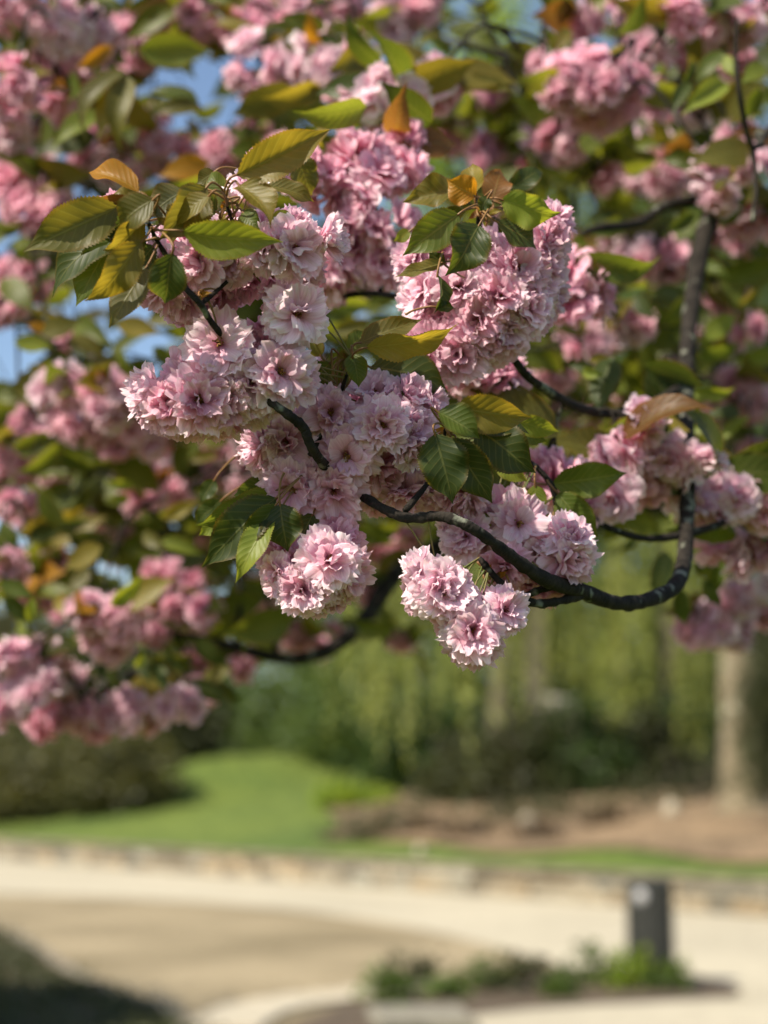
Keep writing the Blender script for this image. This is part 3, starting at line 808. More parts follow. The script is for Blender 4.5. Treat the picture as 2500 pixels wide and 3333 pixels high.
def stamens(mb, g, m, n=16, L=0.0085):
    for k in range(n):
        a = g.uniform(0, 6.28); t = g.uniform(0, 0.55); l = L * g.uniform(.7, 1.15)
        d = np.array([math.cos(a) * math.sin(t), math.sin(a) * math.sin(t), math.cos(t)])
        tube(mb, [d * 0.001, d * l], [0.00022, 0.00018], 3, 1, m=m, cap=False)
        box(mb, d * l - 0.00055, d * l + 0.00055, m=m)
def calyx(mb, g, m):
    tube(mb, [(0, 0, 0.0012), (0, 0, -0.003), (0, 0, -0.008)], [0.0026, 0.0026, 0.0012], 6, 2, m=m)
    for k in range(5):
        a = 2 * math.pi * k / 5; c, s = math.cos(a), math.sin(a)
        V = [(0.001 * c - .0016 * s, 0.001 * s + .0016 * c, -.001), (.001 * c + .0016 * s, .001 * s - .0016 * c, -.001), (.0075 * c, .0075 * s, -.0028)]
        mb.add(V, [(0, 1, 2)], m=m)

FM = [MT['petal'], MT['stamen'], MT['calyx']]
def flower_mb(seed, mode, hi=True):
    g = np.random.default_rng(seed); mb = MB()
    ps, nu, nv = flower_petals(g, mode, hi); gf = grid_faces(nv, nu)
    for V, UV, t in ps: mb.add(V, gf, UV, t)
    if hi:
        stamens(mb, g, 1, 16 if mode == 'open' else 7); calyx(mb, g, 2)
    return mb
HI = {m: [flower_mb(100 + 20 * j + i, m).mesh('blossom', FM) for i in range(n)] for j, (m, n) in enumerate((('full', 11), ('open', 4), ('bell', 4)))}
LO_MB = [flower_mb(300 + i, 'full' if i < 6 else 'bell', False) for i in range(8)]
LO = [b.mesh('blossom', FM[:1]) for b in LO_MB]

LV = np.array([0, .04, .13, .28, .42, .57, .70, .79, .87, .94, 1.0]); LW = np.array([.05, .30, .72, .97, 1.0, .93, .72, .47, .22, .085, .0])
def leaf_mb(L, W, fold=14, arch=.06, curl=.1, twist=0.0, nv=15, nu=7, serr=0.045, ripple=.05, g=rng):
    u = np.linspace(-1, 1, nu)[None, :]; v = np.linspace(0, 1, nv)[:, None]
    w = np.interp(v, LV, LW) * W / 2
    if serr and nv > 20:
        s = np.where(np.arange(nv) % 2 == 0, 1 + serr, 1 - serr * 0.6)[:, None]
        ed = np.where(np.abs(u) > .99, s, 1.0)
    else: ed = 1.0
    fo = math.radians(fold)
    y = u * w * math.cos(fo) * ed
    z = np.abs(u) ** 1.15 * w * math.sin(fo) + arch * L * 4 * v * (1 - v) - curl * L * np.clip(v - .55, 0, 1) ** 2 * 3
    z = z + ripple * W * u ** 2 * np.sin(v * g.uniform(9, 15) + g.uniform(0, 6) + np.sign(u) * 1.2) * (v * (1 - v) * 4)
    x = v * L + 0 * u + np.where(np.abs(u) > .99, 0.012 * L * (np.arange(nv) % 2)[:, None] if nv > 20 else 0, 0)
    tw = twist * (v - .3)
    y, z = y * np.cos(tw) - z * np.sin(tw), y * np.sin(tw) + z * np.cos(tw)
    # keep the tip on the axis
    z = z - v * z[-1:, nu // 2:nu // 2 + 1]
    V = np.stack([x, y, z], 2).reshape(-1, 3)
    UV = np.stack([u * .5 + .5 + 0 * v, v + 0 * u], 2).reshape(-1, 2)
    return MB().add(V, grid_faces(nv, nu), UV)
LC = dict(green=(.070, .100, .018), dark=(.038, .058, .014), olive=(.098, .094, .022), yellow=(.165, .140, .026), orange=(.30, .150, .016), bronze=(.135, .065, .020), bright=(.150, .190, .030), grey=(.095, .098, .045))  # dark and yellow also put shade and backlight into the leaf colour
LEAF_LO_MB = [leaf_mb(1.0, w, f, a, c, t, 8, 5, 0) for w, f, a, c, t in ((.44, 14, .06, .1, .2), (.40, 24, .1, .2, -.4), (.48, 8, .03, .15, .5), (.42, 34, .08, .05, 0), (.5, 18, -.05, .2, -.2), (.36, 28, .12, .3, .6))]
LEAF_LO = [b.mesh('leaf', MT['leaf']) for b in LEAF_LO_MB]

def frame(p, z, spin=0.0, s=1.0):
    """matrix with local Z along z"""
    z = nrm(np.asarray(z, float)); ref = np.array([0, 0, 1.0]) if abs(z[2]) < .95 else np.array([1.0, 0, 0])
    x = nrm(np.cross(ref, z)); y = np.cross(z, x)
    c, sn = math.cos(spin), math.sin(spin)
    M = np.eye(4); M[:3, 0] = (x * c + y * sn) * s; M[:3, 1] = (-x * sn + y * c) * s; M[:3, 2] = z * s; M[:3, 3] = p
    return M
def leaf_frame(b, tip, roll, s=None):
    X = np.asarray(tip) - b; L = np.linalg.norm(X); X = X / L
    N = -FWD - X * np.dot(-FWD, X); N = nrm(N); Y = np.cross(N, X)
    r = math.radians(roll)
    N2 = N * math.cos(r) + Y * math.sin(r); Y2 = np.cross(N2, X)
    M = np.eye(4); k = L if s is None else s
    M[:3, 0] = X * k; M[:3, 1] = Y2 * k; M[:3, 2] = N2 * k; M[:3, 3] = b
    return M, L

TREES = {
    'A': Thing('cherry_tree', (1.45, 2.3, 0), 'pink double flowering cherry whose sharply focused bough arches in from right', 'tree', 'flowering cherry trees'),
    'B': Thing('cherry_tree', (-2.1, 3.6, 0), 'pink flowering cherry blurred behind the focused bough, its blossom hanging low at left', 'tree', 'flowering cherry trees'),
    'C': Thing('cherry_tree', (2.2, 4.3, 0), 'pink flowering cherry blurred behind, filling the upper right with blossom and green leaves', 'tree', 'flowering cherry trees')}
BR = {k: [] for k in TREES}            # points on branches, for stalks
def bough(tree, name, pts, seg=9, sub=6, knob=.05, m='bark'):
    W = np.array([P(x, y, d) for x, y, d, r in pts]); rad = [r * d / F for x, y, d, r in pts]
    mb = MB(); tube(mb, W, rad, seg, sub, knob)
    BR[tree].extend(catmull(W, 5))
    return TREES[tree].part(name, mb, MT[m])
def boughw(tree, name, pts, rad, m='bark', seg=9):
    mb = MB(); tube(mb, pts, rad, seg, 6, .04); BR[tree].extend(catmull(np.array(pts, float), 5))
    return TREES[tree].part(name, mb, MT[m])

# ---- wood of the near tree
A_FORK = np.array([1.42, 2.3, 2.35])
boughw('A', 'trunk', [(1.45, 2.3, -.1), (1.45, 2.3, .15), (1.40, 2.32, 1.2), A_FORK], [.22, .165, .14, .12], 'trunk_bark', 14)
p0 = P(2860, 330, 2.3)
boughw('A', 'limb', [A_FORK - [0, 0, .08], (1.15, 2.3, 2.62), p0], [.07, .035, 36 * 2.3 / F])
bough('A', 'limb', [(2860, 330, 2.3, 36), (2560, 430, 2.25, 34), (2400, 540, 2.2, 32), (2330, 660, 2.14, 32), (2275, 840, 2.08, 30), (2243, 1060, 1.98, 28), (2232, 1300, 1.86, 27), (2238, 1560, 1.72, 27), (2232, 1747, 1.66, 26), (2222, 1850, 1.60, 25), (2190, 1915, 1.55, 26), (2100, 1955, 1.5, 25), (2003, 1962, 1.45, 24), (1886, 1922, 1.40, 27), (1770, 1883, 1.355, 25), (1657, 1806, 1.325, 21), (1566, 1738, 1.30, 19), (1503, 1702, 1.295, 18), (1431, 1680, 1.30, 18), (1330, 1686, 1.31, 17), (1250, 1657, 1.325, 17), (1160, 1600, 1.36, 17), (1080, 1540, 1.35, 17), (1018, 1462, 1.295, 17), (986, 1390, 1.285, 17), (931, 1345, 1.275, 16), (885, 1310, 1.275, 15), (840, 1260, 1.305, 13), (770, 1150, 1.305, 12), (691, 1052, 1.255, 11), (653, 990, 1.24, 11), (602, 934, 1.245, 10), (560, 860, 1.265, 9), (515, 790, 1.245, 8), (485, 730, 1.235, 7), (470, 712, 1.235, 4)], 10, 7, .07)
bough('A', 'twig', [(1886, 1935, 1.40, 20), (1819, 1957, 1.38, 15), (1747, 1964, 1.37, 14), (1679, 1941, 1.355, 13), (1625, 1892, 1.345, 12), (1584, 1846, 1.34, 12), (1560, 1815, 1.34, 7)], 8, 6, .12)
bough('A', 'twig', [(1800, 1905, 1.37, 14), (1745, 1925, 1.37, 12), (1690, 1948, 1.36, 9)], 8, 5, .1)
bough('A', 'twig', [(1820, 1890, 1.40, 12), (1817, 1725, 1.44, 11), (1815, 1657, 1.44, 11), (1797, 1584, 1.44, 10), (1756, 1530, 1.44, 9), (1693, 1476, 1.44, 8), (1620, 1400, 1.43, 6)], 8, 5, .1)
bough('A', 'twig', [(2225, 1742, 1.66, 13), (2140, 1752, 1.64, 12), (2066, 1747, 1.62, 12), (1958, 1706, 1.6, 11), (1900, 1640, 1.6, 7)], 8, 5, .08)
bough('A', 'twig', [(2240, 1740, 1.66, 14), (2383, 1684, 1.75, 12), (2473, 1566, 1.8, 10), (2540, 1500, 1.85, 9)], 8, 5, .06)
bough('A', 'twig', [(2232, 1600, 1.72, 14), (2140, 1600, 1.72, 13), (2050, 1640, 1.72, 9)], 8, 5, .06)
bough('A', 'twig', [(1320, 1660, 1.31, 12), (1400, 1560, 1.36, 9), (1440, 1450, 1.34, 7), (1450, 1390, 1.33, 5)], 7, 5, .08)
bough('A', 'twig', [(1085, 1545, 1.37, 9), (1075, 1640, 1.385, 7), (1060, 1710, 1.35, 7), (1045, 1770, 1.33, 5)], 7, 5, .08)
bough('A', 'twig', [(1010, 1480, 1.33, 9), (1090, 1330, 1.36, 8), (1125, 1230, 1.34, 6), (1150, 1170, 1.33, 4)], 7, 5, .08)
bough('A', 'twig', [(655, 990, 1.25, 8), (740, 915, 1.28, 6), (790, 850, 1.30, 6), (770, 760, 1.30, 6), (745, 690, 1.27, 6), (735, 650, 1.27, 4)], 7, 5, .08)
# limb to the upper right cluster
bough('A', 'limb', [(2234, 1250, 1.88, 20), (2100, 1330, 1.8, 18), (1930, 1340, 1.68, 17), (1780, 1270, 1.55, 15), (1680, 1180, 1.5, 14), (1600, 1000, 1.45, 13), (1560, 820, 1.43, 12), (1560, 690, 1.41, 9), (1550, 640, 1.41, 5)], 9, 6, .06)
bough('A', 'limb', [(2335, 650, 2.14, 22), (2180, 665, 2.1, 18), (2080, 725, 2.05, 15), (1960, 740, 1.95, 14), (1890, 760, 1.95, 10)], 9, 6, .05)
bough('A', 'twig', [(1560, 800, 1.43, 9), (1400, 960, 1.6, 10), (1200, 955, 1.66, 10), (1050, 965, 1.7, 9), (1010, 890, 1.7, 5)], 7, 5, .06)
bough('A', 'twig', [(1240, 950, 1.66, 9), (1215, 800, 1.7, 9), (1220, 600, 1.75, 8), (1260, 400, 1.85, 7), (1350, 250, 1.95, 6)], 7, 5, .05)
bough('A', 'twig', [(2520, 400, 2.0, 14), (2450, 480, 1.9, 11), (2410, 320, 1.85, 9), (2395, 180, 1.85, 8), (2400, 60, 1.85, 6)], 7, 5, .04)
bough('A', 'twig', [(2450, 480, 1.9, 11), (2462, 600, 1.88, 9), (2450, 720, 1.86, 7)], 7, 5, .04)

# ---- wood of the two blurred trees
B_FORK = np.array([-2.0, 3.6, 2.2])
boughw('B', 'trunk', [(-2.1, 3.6, -.1), (-2.1, 3.6, .15), (-2.05, 3.6, 1.1), B_FORK], [.25, .19, .16, .14], 'trunk_bark', 14)
def limb_to(tree, fork, r_f, px):
    q = P(*px[0][:3]); m_ = (fork + q) / 2 + np.array([0, 0, .25])
    boughw(tree, 'limb', [fork - [0, 0, .06], m_, q], [r_f, (r_f + px[0][3] * px[0][2] / F) / 2, px[0][3] * px[0][2] / F])
    bough(tree, 'limb', px, 8, 5, .04)
limb_to('B', B_FORK, .08, [(-250, 1500, 3.0, 30), (0, 1450, 2.9, 22), (180, 1500, 2.8, 18), (330, 1540, 2.7, 15), (520, 1590, 2.6, 13), (600, 1600, 2.6, 8)])
limb_to('B', B_FORK, .09, [(-300, 900, 3.1, 34), (50, 1000, 2.9, 26), (300, 1350, 2.7, 20), (420, 1600, 2.6, 14)])
limb_to('B', B_FORK, .09, [(-200, 300, 3.2, 34), (200, 560, 3.0, 26), (500, 620, 2.9, 20), (800, 420, 2.8, 16), (1100, 250, 2.7, 12)])
limb_to('B', B_FORK, .09, [(-300, 2000, 3.0, 36), (-50, 2230, 2.8, 28), (150, 2290, 2.7, 22), (420, 2200, 2.65, 20), (620, 2130, 2.6, 14)])
limb_to('B', B_FORK, .07, [(-300, 0, 3.2, 28), (100, 150, 3.0, 22), (450, 160, 2.9, 16), (800, 120, 2.8, 12)])
bough('B', 'twig', [(330, 1540, 2.7, 14), (330, 1700, 2.7, 11), (300, 1900, 2.7, 9)], 7, 4)
bough('B', 'twig', [(420, 2200, 2.65, 13), (600, 2260, 2.6, 11), (660, 2300, 2.6, 8)], 7, 4)
C_FORK = np.array([2.15, 4.3, 2.4])
boughw('C', 'trunk', [(2.2, 4.3, -.1), (2.2, 4.3, .15), (2.2, 4.3, 1.2), C_FORK], [.25, .19, .16, .14], 'trunk_bark', 14)
limb_to('C', C_FORK, .09, [(2800, 100, 3.2, 34), (2300, 250, 2.9, 26), (2000, 300, 2.6, 20), (1750, 230, 2.4, 14)])
limb_to('C', C_FORK, .09, [(2750, 1150, 3.2, 32), (2420, 1200, 3.0, 24), (2050, 1120, 2.7, 18), (1880, 950, 2.5, 12)])
limb_to('C', C_FORK, .08, [(2700, 2000, 3.2, 30), (2480, 1990, 2.9, 22), (2350, 2000, 2.7, 15), (2230, 2060, 2.6, 8)])
limb_to('C', C_FORK, .11, [(2700, 1500, 3.4, 52), (2200, 1620, 3.1, 46), (1800, 1720, 2.9, 42), (1500, 1760, 2.75, 38), (1300, 1860, 2.65, 32), (1190, 2010, 2.55, 27), (1080, 2110, 2.5, 23), (960, 2145, 2.5, 21), (830, 2125, 2.5, 18), (700, 2090, 2.5, 15), (560, 2060, 2.5, 9)])
bough('C', 'twig', [(770, 2110, 2.5, 12), (785, 1900, 2.5, 11), (800, 1720, 2.5, 10), (830, 1600, 2.5, 8)], 7, 4)
bough('C', 'twig', [(900, 2140, 2.5, 11), (880, 2000, 2.5, 9), (860, 1880, 2.5, 7)], 7, 4)
bough('C', 'twig', [(1500, 1760, 2.75, 16), (1420, 1500, 2.7, 14), (1360, 1250, 2.6, 12)], 7, 4)
bough('C', 'twig', [(2000, 300, 2.6, 14), (1900, 450, 2.6, 12), (1760, 480, 2.6, 11), (1700, 340, 2.6, 9), (1620, 150, 2.6, 9), (1560, 20, 2.6, 8)], 7, 4)
bough('C', 'limb', [(1900, 260, 2.8, 17), (1780, 205, 2.8, 16), (1620, 175, 2.8, 15), (1500, 145, 2.8, 12), (1380, 120, 2.8, 10)], 8, 4, .03, 'pale_bark')

# ---- sharp blossoms: x, y, width in photo pixels, facing (right, up, to camera), cm behind the bough plane, mode, tint
WH_ = (1.08, 1.26, 1.20); PA = (1.04, 1.12, 1.09); NO = (1.0, 1.0, 1.0); PK = (1.0, .90, .93); DP = (.98, .83, .88)
T_ = {'w': WH_, 'p': PA, 'n': NO, 'k': PK, 'd': DP}
B1 = [  # upper left, behind the leaves
 (971, 814, 205, .6, -.2, .75, 0, 'full', 'p'), (1072, 775, 170, .95, .1, .1, 1, 'bell', 'p'), (862, 814, 195, .1, -.5, .8, 0, 'bell', 'p'), (739, 848, 190, -.1, -.3, .9, 1, 'full', 'n'),
 (640, 850, 185, -.3, -.1, .9, 0, 'full', 'n'), (505, 862, 180, -.75, 0, .5, 2, 'full', 'p'), (512, 945, 175, -.6, -.6, .5, 1, 'full', 'n'), (600, 985, 190, -.1, -.8, .6, 3, 'full', 'n'),
 (640, 1022, 160, .1, -.9, .3, 5, 'full', 'k'), (700, 960, 180, 0, -.6, .7, 5, 'full', 'k'), (800, 915, 185, .1, -.7, .6, 5, 'full', 'n'), (893, 930, 150, .25, -.95, .15, 3, 'bell', 'p'),
 (985, 890, 180, .5, -.6, .5, 5, 'full', 'n'), (580, 780, 180, -.2, .3, .8, 4, 'full', 'p'), (560, 905, 170, -.4, -.2, .8, 4, 'full', 'n'), (815, 590, 135, .2, .75, .35, 3, 'open', 'w'), (375, 672, 130, -.3, .4, .5, 7, 'full', 'd'),
 (878, 530, 140, .2, .2, .6, 9, 'full', 'd'), (770, 750, 170, 0, .4, .8, 4, 'full', 'p'), (880, 740, 160, .3, .5, .7, 5, 'full', 'p'), (960, 720, 140, .5, .6, .5, 6, 'full', 'n')]
B2 = [
 (970, 1015, 215, .35, .1, .92, -1, 'full', 'w'), (716, 1112, 222, .02, .22, .97, -2, 'open', 'p'), (738, 1225, 160, .2, -.5, .85, -.5, 'bell', 'n'), (602, 1232, 205, -.45, .25, .85, 0, 'full', 'n'),
 (480, 1275, 200, -.75, .2, .55, 0, 'bell', 'p'), (535, 1312, 180, -.15, -.1, .95, -1.5, 'full', 'k'), (653, 1302, 210, .1, -.2, .95, -2, 'full', 'n'), (742, 1308, 195, .2, -.35, .9, -1, 'full', 'n'),
 (822, 1246, 200, .2, -.1, .95, -1, 'full', 'p'), (915, 1208, 215, .35, .1, .9, -1.5, 'full', 'p'), (978, 1232, 185, .8, -.1, .5, .5, 'full', 'n'), (548, 1366, 185, -.35, -.85, .3, 2, 'full', 'k'),
 (636, 1380, 190, 0, -.9, .35, 1.5, 'full', 'k'), (722, 1378, 190, .1, -.9, .3, 2, 'full', 'k'), (806, 1335, 185, .3, -.85, .35, 2, 'full', 'n'), (890, 1290, 170, .5, -.7, .4, 2.5, 'full', 'n'),
 (898, 1110, 165, .2, -.3, .7, 5, 'full', 'k'), (830, 1125, 165, .1, .1, .8, 5, 'full', 'k'), (480, 1330, 160, -.8, -.5, .2, 3, 'full', 'n'), (905, 1005, 140, -.6, .2, .6, 2, 'bell', 'p'), (600, 1310, 150, 0, 0, 1, 3, 'full', 'k'), (820, 1290, 150, 0, 0, 1, 3, 'full', 'k')]
B3 = [
 (1075, 1342, 185, .05, .12, .97, -1, 'full', 'n'), (1222, 1272, 170, .15, .6, .75, 1, 'full', 'p'), (1248, 1384, 190, .1, -.1, .97, -1.5, 'full', 'p'), (1341, 1285, 165, .45, .5, .7, 1, 'full', 'p'), (1412, 1319, 140, .9, .2, .3, 2, 'full', 'p'),
 (1350, 1378, 160, .5, .05, .8, 0, 'full', 'p'), (1346, 1458, 180, .45, -.5, .75, 0, 'bell', 'p'), (1130, 1486, 210, .1, -.2, .95, -1.5, 'full', 'n'), (930, 1437, 205, -.1, .05, .97, 0, 'full', 'n'), (840, 1435, 185, -.8, .1, .5, 1, 'full', 'p'),
 (875, 1512, 165, -.6, -.45, .6, 1, 'full', 'n'), (948, 1594, 205, -.25, -.15, .92, -1, 'full', 'n'), (1088, 1604, 200, .1, -.3, .92, -1, 'full', 'n'), (990, 1498, 170, 0, -.2, .95, 2.5, 'full', 'k'), (1246, 1532, 185, .3, -.6, .65, 2, 'full', 'k'),
 (1325, 1540, 165, .4, -.7, .5, 4, 'full', 'n'), (1311, 1622, 175, -.1, -.75, .45, 3, 'full', 'n'), (1404, 1612, 175, 0, -.6, .6, 3.5, 'full', 'n'), (1494, 1612, 185, .3, -.55, .6, 3, 'full', 'n'), (1550, 1618, 160, .65, -.5, .4, 3, 'full', 'n'), (1485, 1525, 120, .2, .1, .7, 6, 'full', 'n'),
 (1000, 1395, 160, -.3, .2, .8, 2.5, 'full', 'k'), (1160, 1400, 160, 0, .2, .9, 2.5, 'full', 'n'), (1060, 1530, 165, 0, -.2, .9, 3, 'full', 'k'), (1200, 1600, 160, .2, -.6, .6, 5, 'full', 'n'), (1150, 1300, 150, .1, .6, .6, 4, 'full', 'n'), (1290, 1320, 150, .2, .4, .8, 3, 'full', 'p'), (1240, 1640, 120, .2, -.7, .3, 6, 'full', 'd')]
B4 = [
 (1073, 1816, 200, .12, .3, .92, -1.5, 'full', 'p'), (982, 1922, 180, -.1, -.05, .97, -1, 'full', 'p'), (893, 1872, 140, -.7, -.05, .6, 0, 'full', 'n'), (1138, 1872, 180, .7, -.2, .55, 1, 'full', 'n'), (1085, 1945, 160, .3, -.8, .4, 2, 'full', 'n'),
 (917, 1775, 140, -.2, .15, .85, 3, 'full', 'k'), (872, 1805, 125, -.6, 0, .6, 4, 'full', 'k'), (1108, 1745, 160, .25, .4, .7, 4, 'full', 'k'), (1050, 1892, 170, .1, -.45, .85, .5, 'full', 'n'), (980, 1850, 150, -.2, .3, .8, 3, 'full', 'k'), (1030, 1975, 130, .1, -.95, .1, 2, 'full', 'n'), (1020, 1790, 140, -.2, .5, .6, 4, 'full', 'k')]
B5 = [  # upper right
 (1339, 833, 150, -.6, .4, .65, 2, 'full', 'p'), (1365, 947, 180, -.7, .1, .65, 1, 'full', 'p'), (1491, 930, 165, -.1, .15, .97, -1, 'full', 'p'), (1557, 915, 125, .2, .4, .85, 0, 'open', 'w'), (1580, 818, 185, .1, .4, .85, 1, 'full', 'p'), (1428, 787, 140, -.3, .7, .5, 3, 'full', 'k'),
 (1808, 700, 140, .3, .75, .5, 3, 'full', 'n'), (1788, 775, 165, .4, .3, .8, 2, 'full', 'n'), (1692, 865, 190, .25, .2, .92, 0, 'full', 'n'), (1792, 865, 165, .8, 0, .5, 2, 'full', 'n'), (1760, 925, 165, .6, .1, .75, 1, 'full', 'n'), (1632, 960, 190, .1, .05, .97, -1, 'full', 'n'),
 (1732, 992, 180, .5, .1, .8, 0, 'full', 'p'), (1805, 960, 150, .9, -.1, .3, 4, 'full', 'n'), (1749, 1040, 160, .6, -.5, .5, 2, 'full', 'n'), (1436, 1028, 160, -.4, .2, .85, 1, 'full', 'k'), (1555, 1044, 185, 0, -.1, 1, -1, 'full', 'k'), (1656, 1074, 185, .25, -.2, .92, 0, 'full', 'n'),
 (1580, 1105, 175, .1, -.3, .92, 0, 'full', 'n'), (1369, 1150, 200, -.5, -.05, .85, 0, 'full', 'k'), (1440, 1110, 180, -.3, .2, .9, 1, 'full', 'k'), (1495, 1155, 195, 0, -.35, .9, 0, 'full', 'n'), (1580, 1146, 170, .2, -.75, .6, 2, 'full', 'n'), (1643, 1130, 160, .4, -.75, .5, 3, 'full', 'n'),
 (1480, 1010, 160, -.2, 0, .95, 3, 'full', 'n'), (1560, 980, 160, 0, .1, .95, 3, 'full', 'n'), (1640, 880, 160, .1, .3, .9, 4, 'full', 'n'), (1410, 880, 150, -.4, .3, .8, 4, 'full', 'k'), (1700, 790, 150, .1, .7, .6, 4, 'full', 'n'), (1500, 850, 150, -.1, .5, .8, 4, 'full', 'n')]
B6 = [  # lower right
 (1358, 1840, 140, -.6, .65, .4, 0, 'bell', 'w'), (1399, 1901, 195, -.35, .3, .88, -1, 'full', 'p'), (1452, 1926, 195, .15, 0, .98, -1.5, 'full', 'p'), (1366, 1932, 160, -.8, -.15, .5, .5, 'full', 'n'), (1490, 2015, 165, -.35, -.2, .85, 0, 'full', 'k'), (1539, 2053, 195, 0, .05, .98, -1.5, 'full', 'p'),
 (1503, 2107, 165, -.45, -.65, .5, .5, 'full', 'n'), (1566, 2104, 175, .35, -.6, .65, .5, 'full', 'n'), (1652, 1985, 155, .4, .2, .85, 1, 'full', 'p'), (1505, 1745, 175, -.5, .15, .82, 2, 'full', 'p'), (1476, 1700, 140, -.75, .4, .4, 3, 'full', 'p'), (1544, 1668, 130, -.2, .5, .6, 5, 'full', 'k'),
 (1693, 1700, 200, .2, .2, .95, 2, 'open', 'p'), (1632, 1652, 175, -.25, .55, .7, 4, 'open', 'n'), (1668, 1762, 165, .1, -.4, .85, 4, 'full', 'n'), (1761, 1800, 175, .15, -.5, .8, 3, 'bell', 'n'), (1705, 1795, 150, 0, -.4, .8, 5, 'full', 'k'), (1858, 1745, 175, .3, .5, .75, 2, 'full', 'p'),
 (1858, 1825, 190, .5, -.3, .75, 2, 'full', 'n'), (1888, 1785, 160, .85, .1, .4, 3, 'full', 'n'), (1645, 1850, 160, -.2, -.3, .85, 5, 'full', 'k'), (1712, 1885, 155, .1, -.4, .85, 5, 'full', 'k'), (1590, 1765, 150, -.2, 0, .9, 5, 'full', 'k'), (1779, 1932, 140, .1, -.85, .3, 5, 'full', 'k'), (1440, 1985, 150, -.5, -.5, .5, 2, 'full', 'n'), (1590, 1985, 140, .2, .3, .8, 3, 'full', 'k'), (1820, 1860, 140, 0, -.6, .6, 5, 'full', 'k')]
SHARP = [(B1, 1.27), (B2, 1.29), (B3, 1.352), (B4, 1.30), (B5, 1.41), (B6, 1.36)]
HERO = {(970, 1015), (716, 1112), (602, 1232), (653, 1302), (915, 1208), (1075, 1342), (1248, 1384), (1130, 1486), (948, 1594), (1073, 1816)}

def stalk(parent_thing, tree, p, f, blossom, W):
    """pedicel from the back of a flower to the nearest wood"""
    br = np.array(BR[tree]); back = p - f * 0.006
    up = back + np.array([0, 0, .03]) - f * .02
    front = np.maximum(np.dot(p, FWD) + .006 - br @ FWD, 0)          # wood in front of the flower does not carry it
    i = np.argmin(((br - up) ** 2).sum(1) + front * 4.0); e = br[i]
    if np.dot(e - p, FWD) < -.004: e = e + FWD * (.012 - np.dot(e - p, FWD))
    if np.linalg.norm(e - back) > 0.10: e = back - f * .03 + np.array([0, 0, .02]) + nrm(e - back) * 0.015
    mb = MB(); mid = back - f * .018 + (e - back) * .35 + np.array([0, 0, .006])
    Wi = np.linalg.inv(W)
    pts = [back, back - f * .008, mid, e]
    pts = [Wi[:3, :3] @ q + Wi[:3, 3] for q in pts]
    s = 1 / np.linalg.norm(W[:3, 0])
    tube(mb, pts, [.0009 * s, .0007 * s, .0007 * s, .0008 * s], 5, 4, cap=False)
    return link('stalk', mb.mesh('stalk', MT['stalk']), blossom)

TA = TREES['A']
n_blossom = {'A': 0, 'B': 0, 'C': 0}
k_ = 0
for lst, d0 in SHARP:
    for (x, y, w, fr, fu, ft, dc, mode, ti) in lst:
        d = d0 + dc / 100.0 - (.055 if lst is B6 and y > 1830 and x < 1660 else 0); p = P(x, y, d); f = cam_dir(fr, fu, ft)
        s = w * d / F / 0.0475
        W = frame(p - f * 0.008 * s, f, rng.uniform(0, 6.28), s)
        tint = np.array(T_[ti]) * rng.uniform(.94, 1.04)
        if (x, y) in HERO:
            g = np.random.default_rng(900 + k_)
            ps, nu, nv = flower_petals(g, mode, True)
            ps = ps[:30]
            mb = MB(); stamens(mb, g, 0, 22); calyx(mb, g, 1)
            b = TA.place('blossom', mb.mesh('blossom', [MT['stamen'], MT['calyx']]), W, tint)
            gf = grid_faces(nv, nu)
            for V, UV, t in ps: link('petal', MB().add(V, gf, UV, t).mesh('petal', MT['petal']), b, None, tint)
        else:
            ms = HI[mode]
            b = TA.place('blossom', ms[k_ % len(ms)], W, tint)
        stalk(TA, 'A', p, f, b, W)
        n_blossom['A'] += 1; k_ += 1

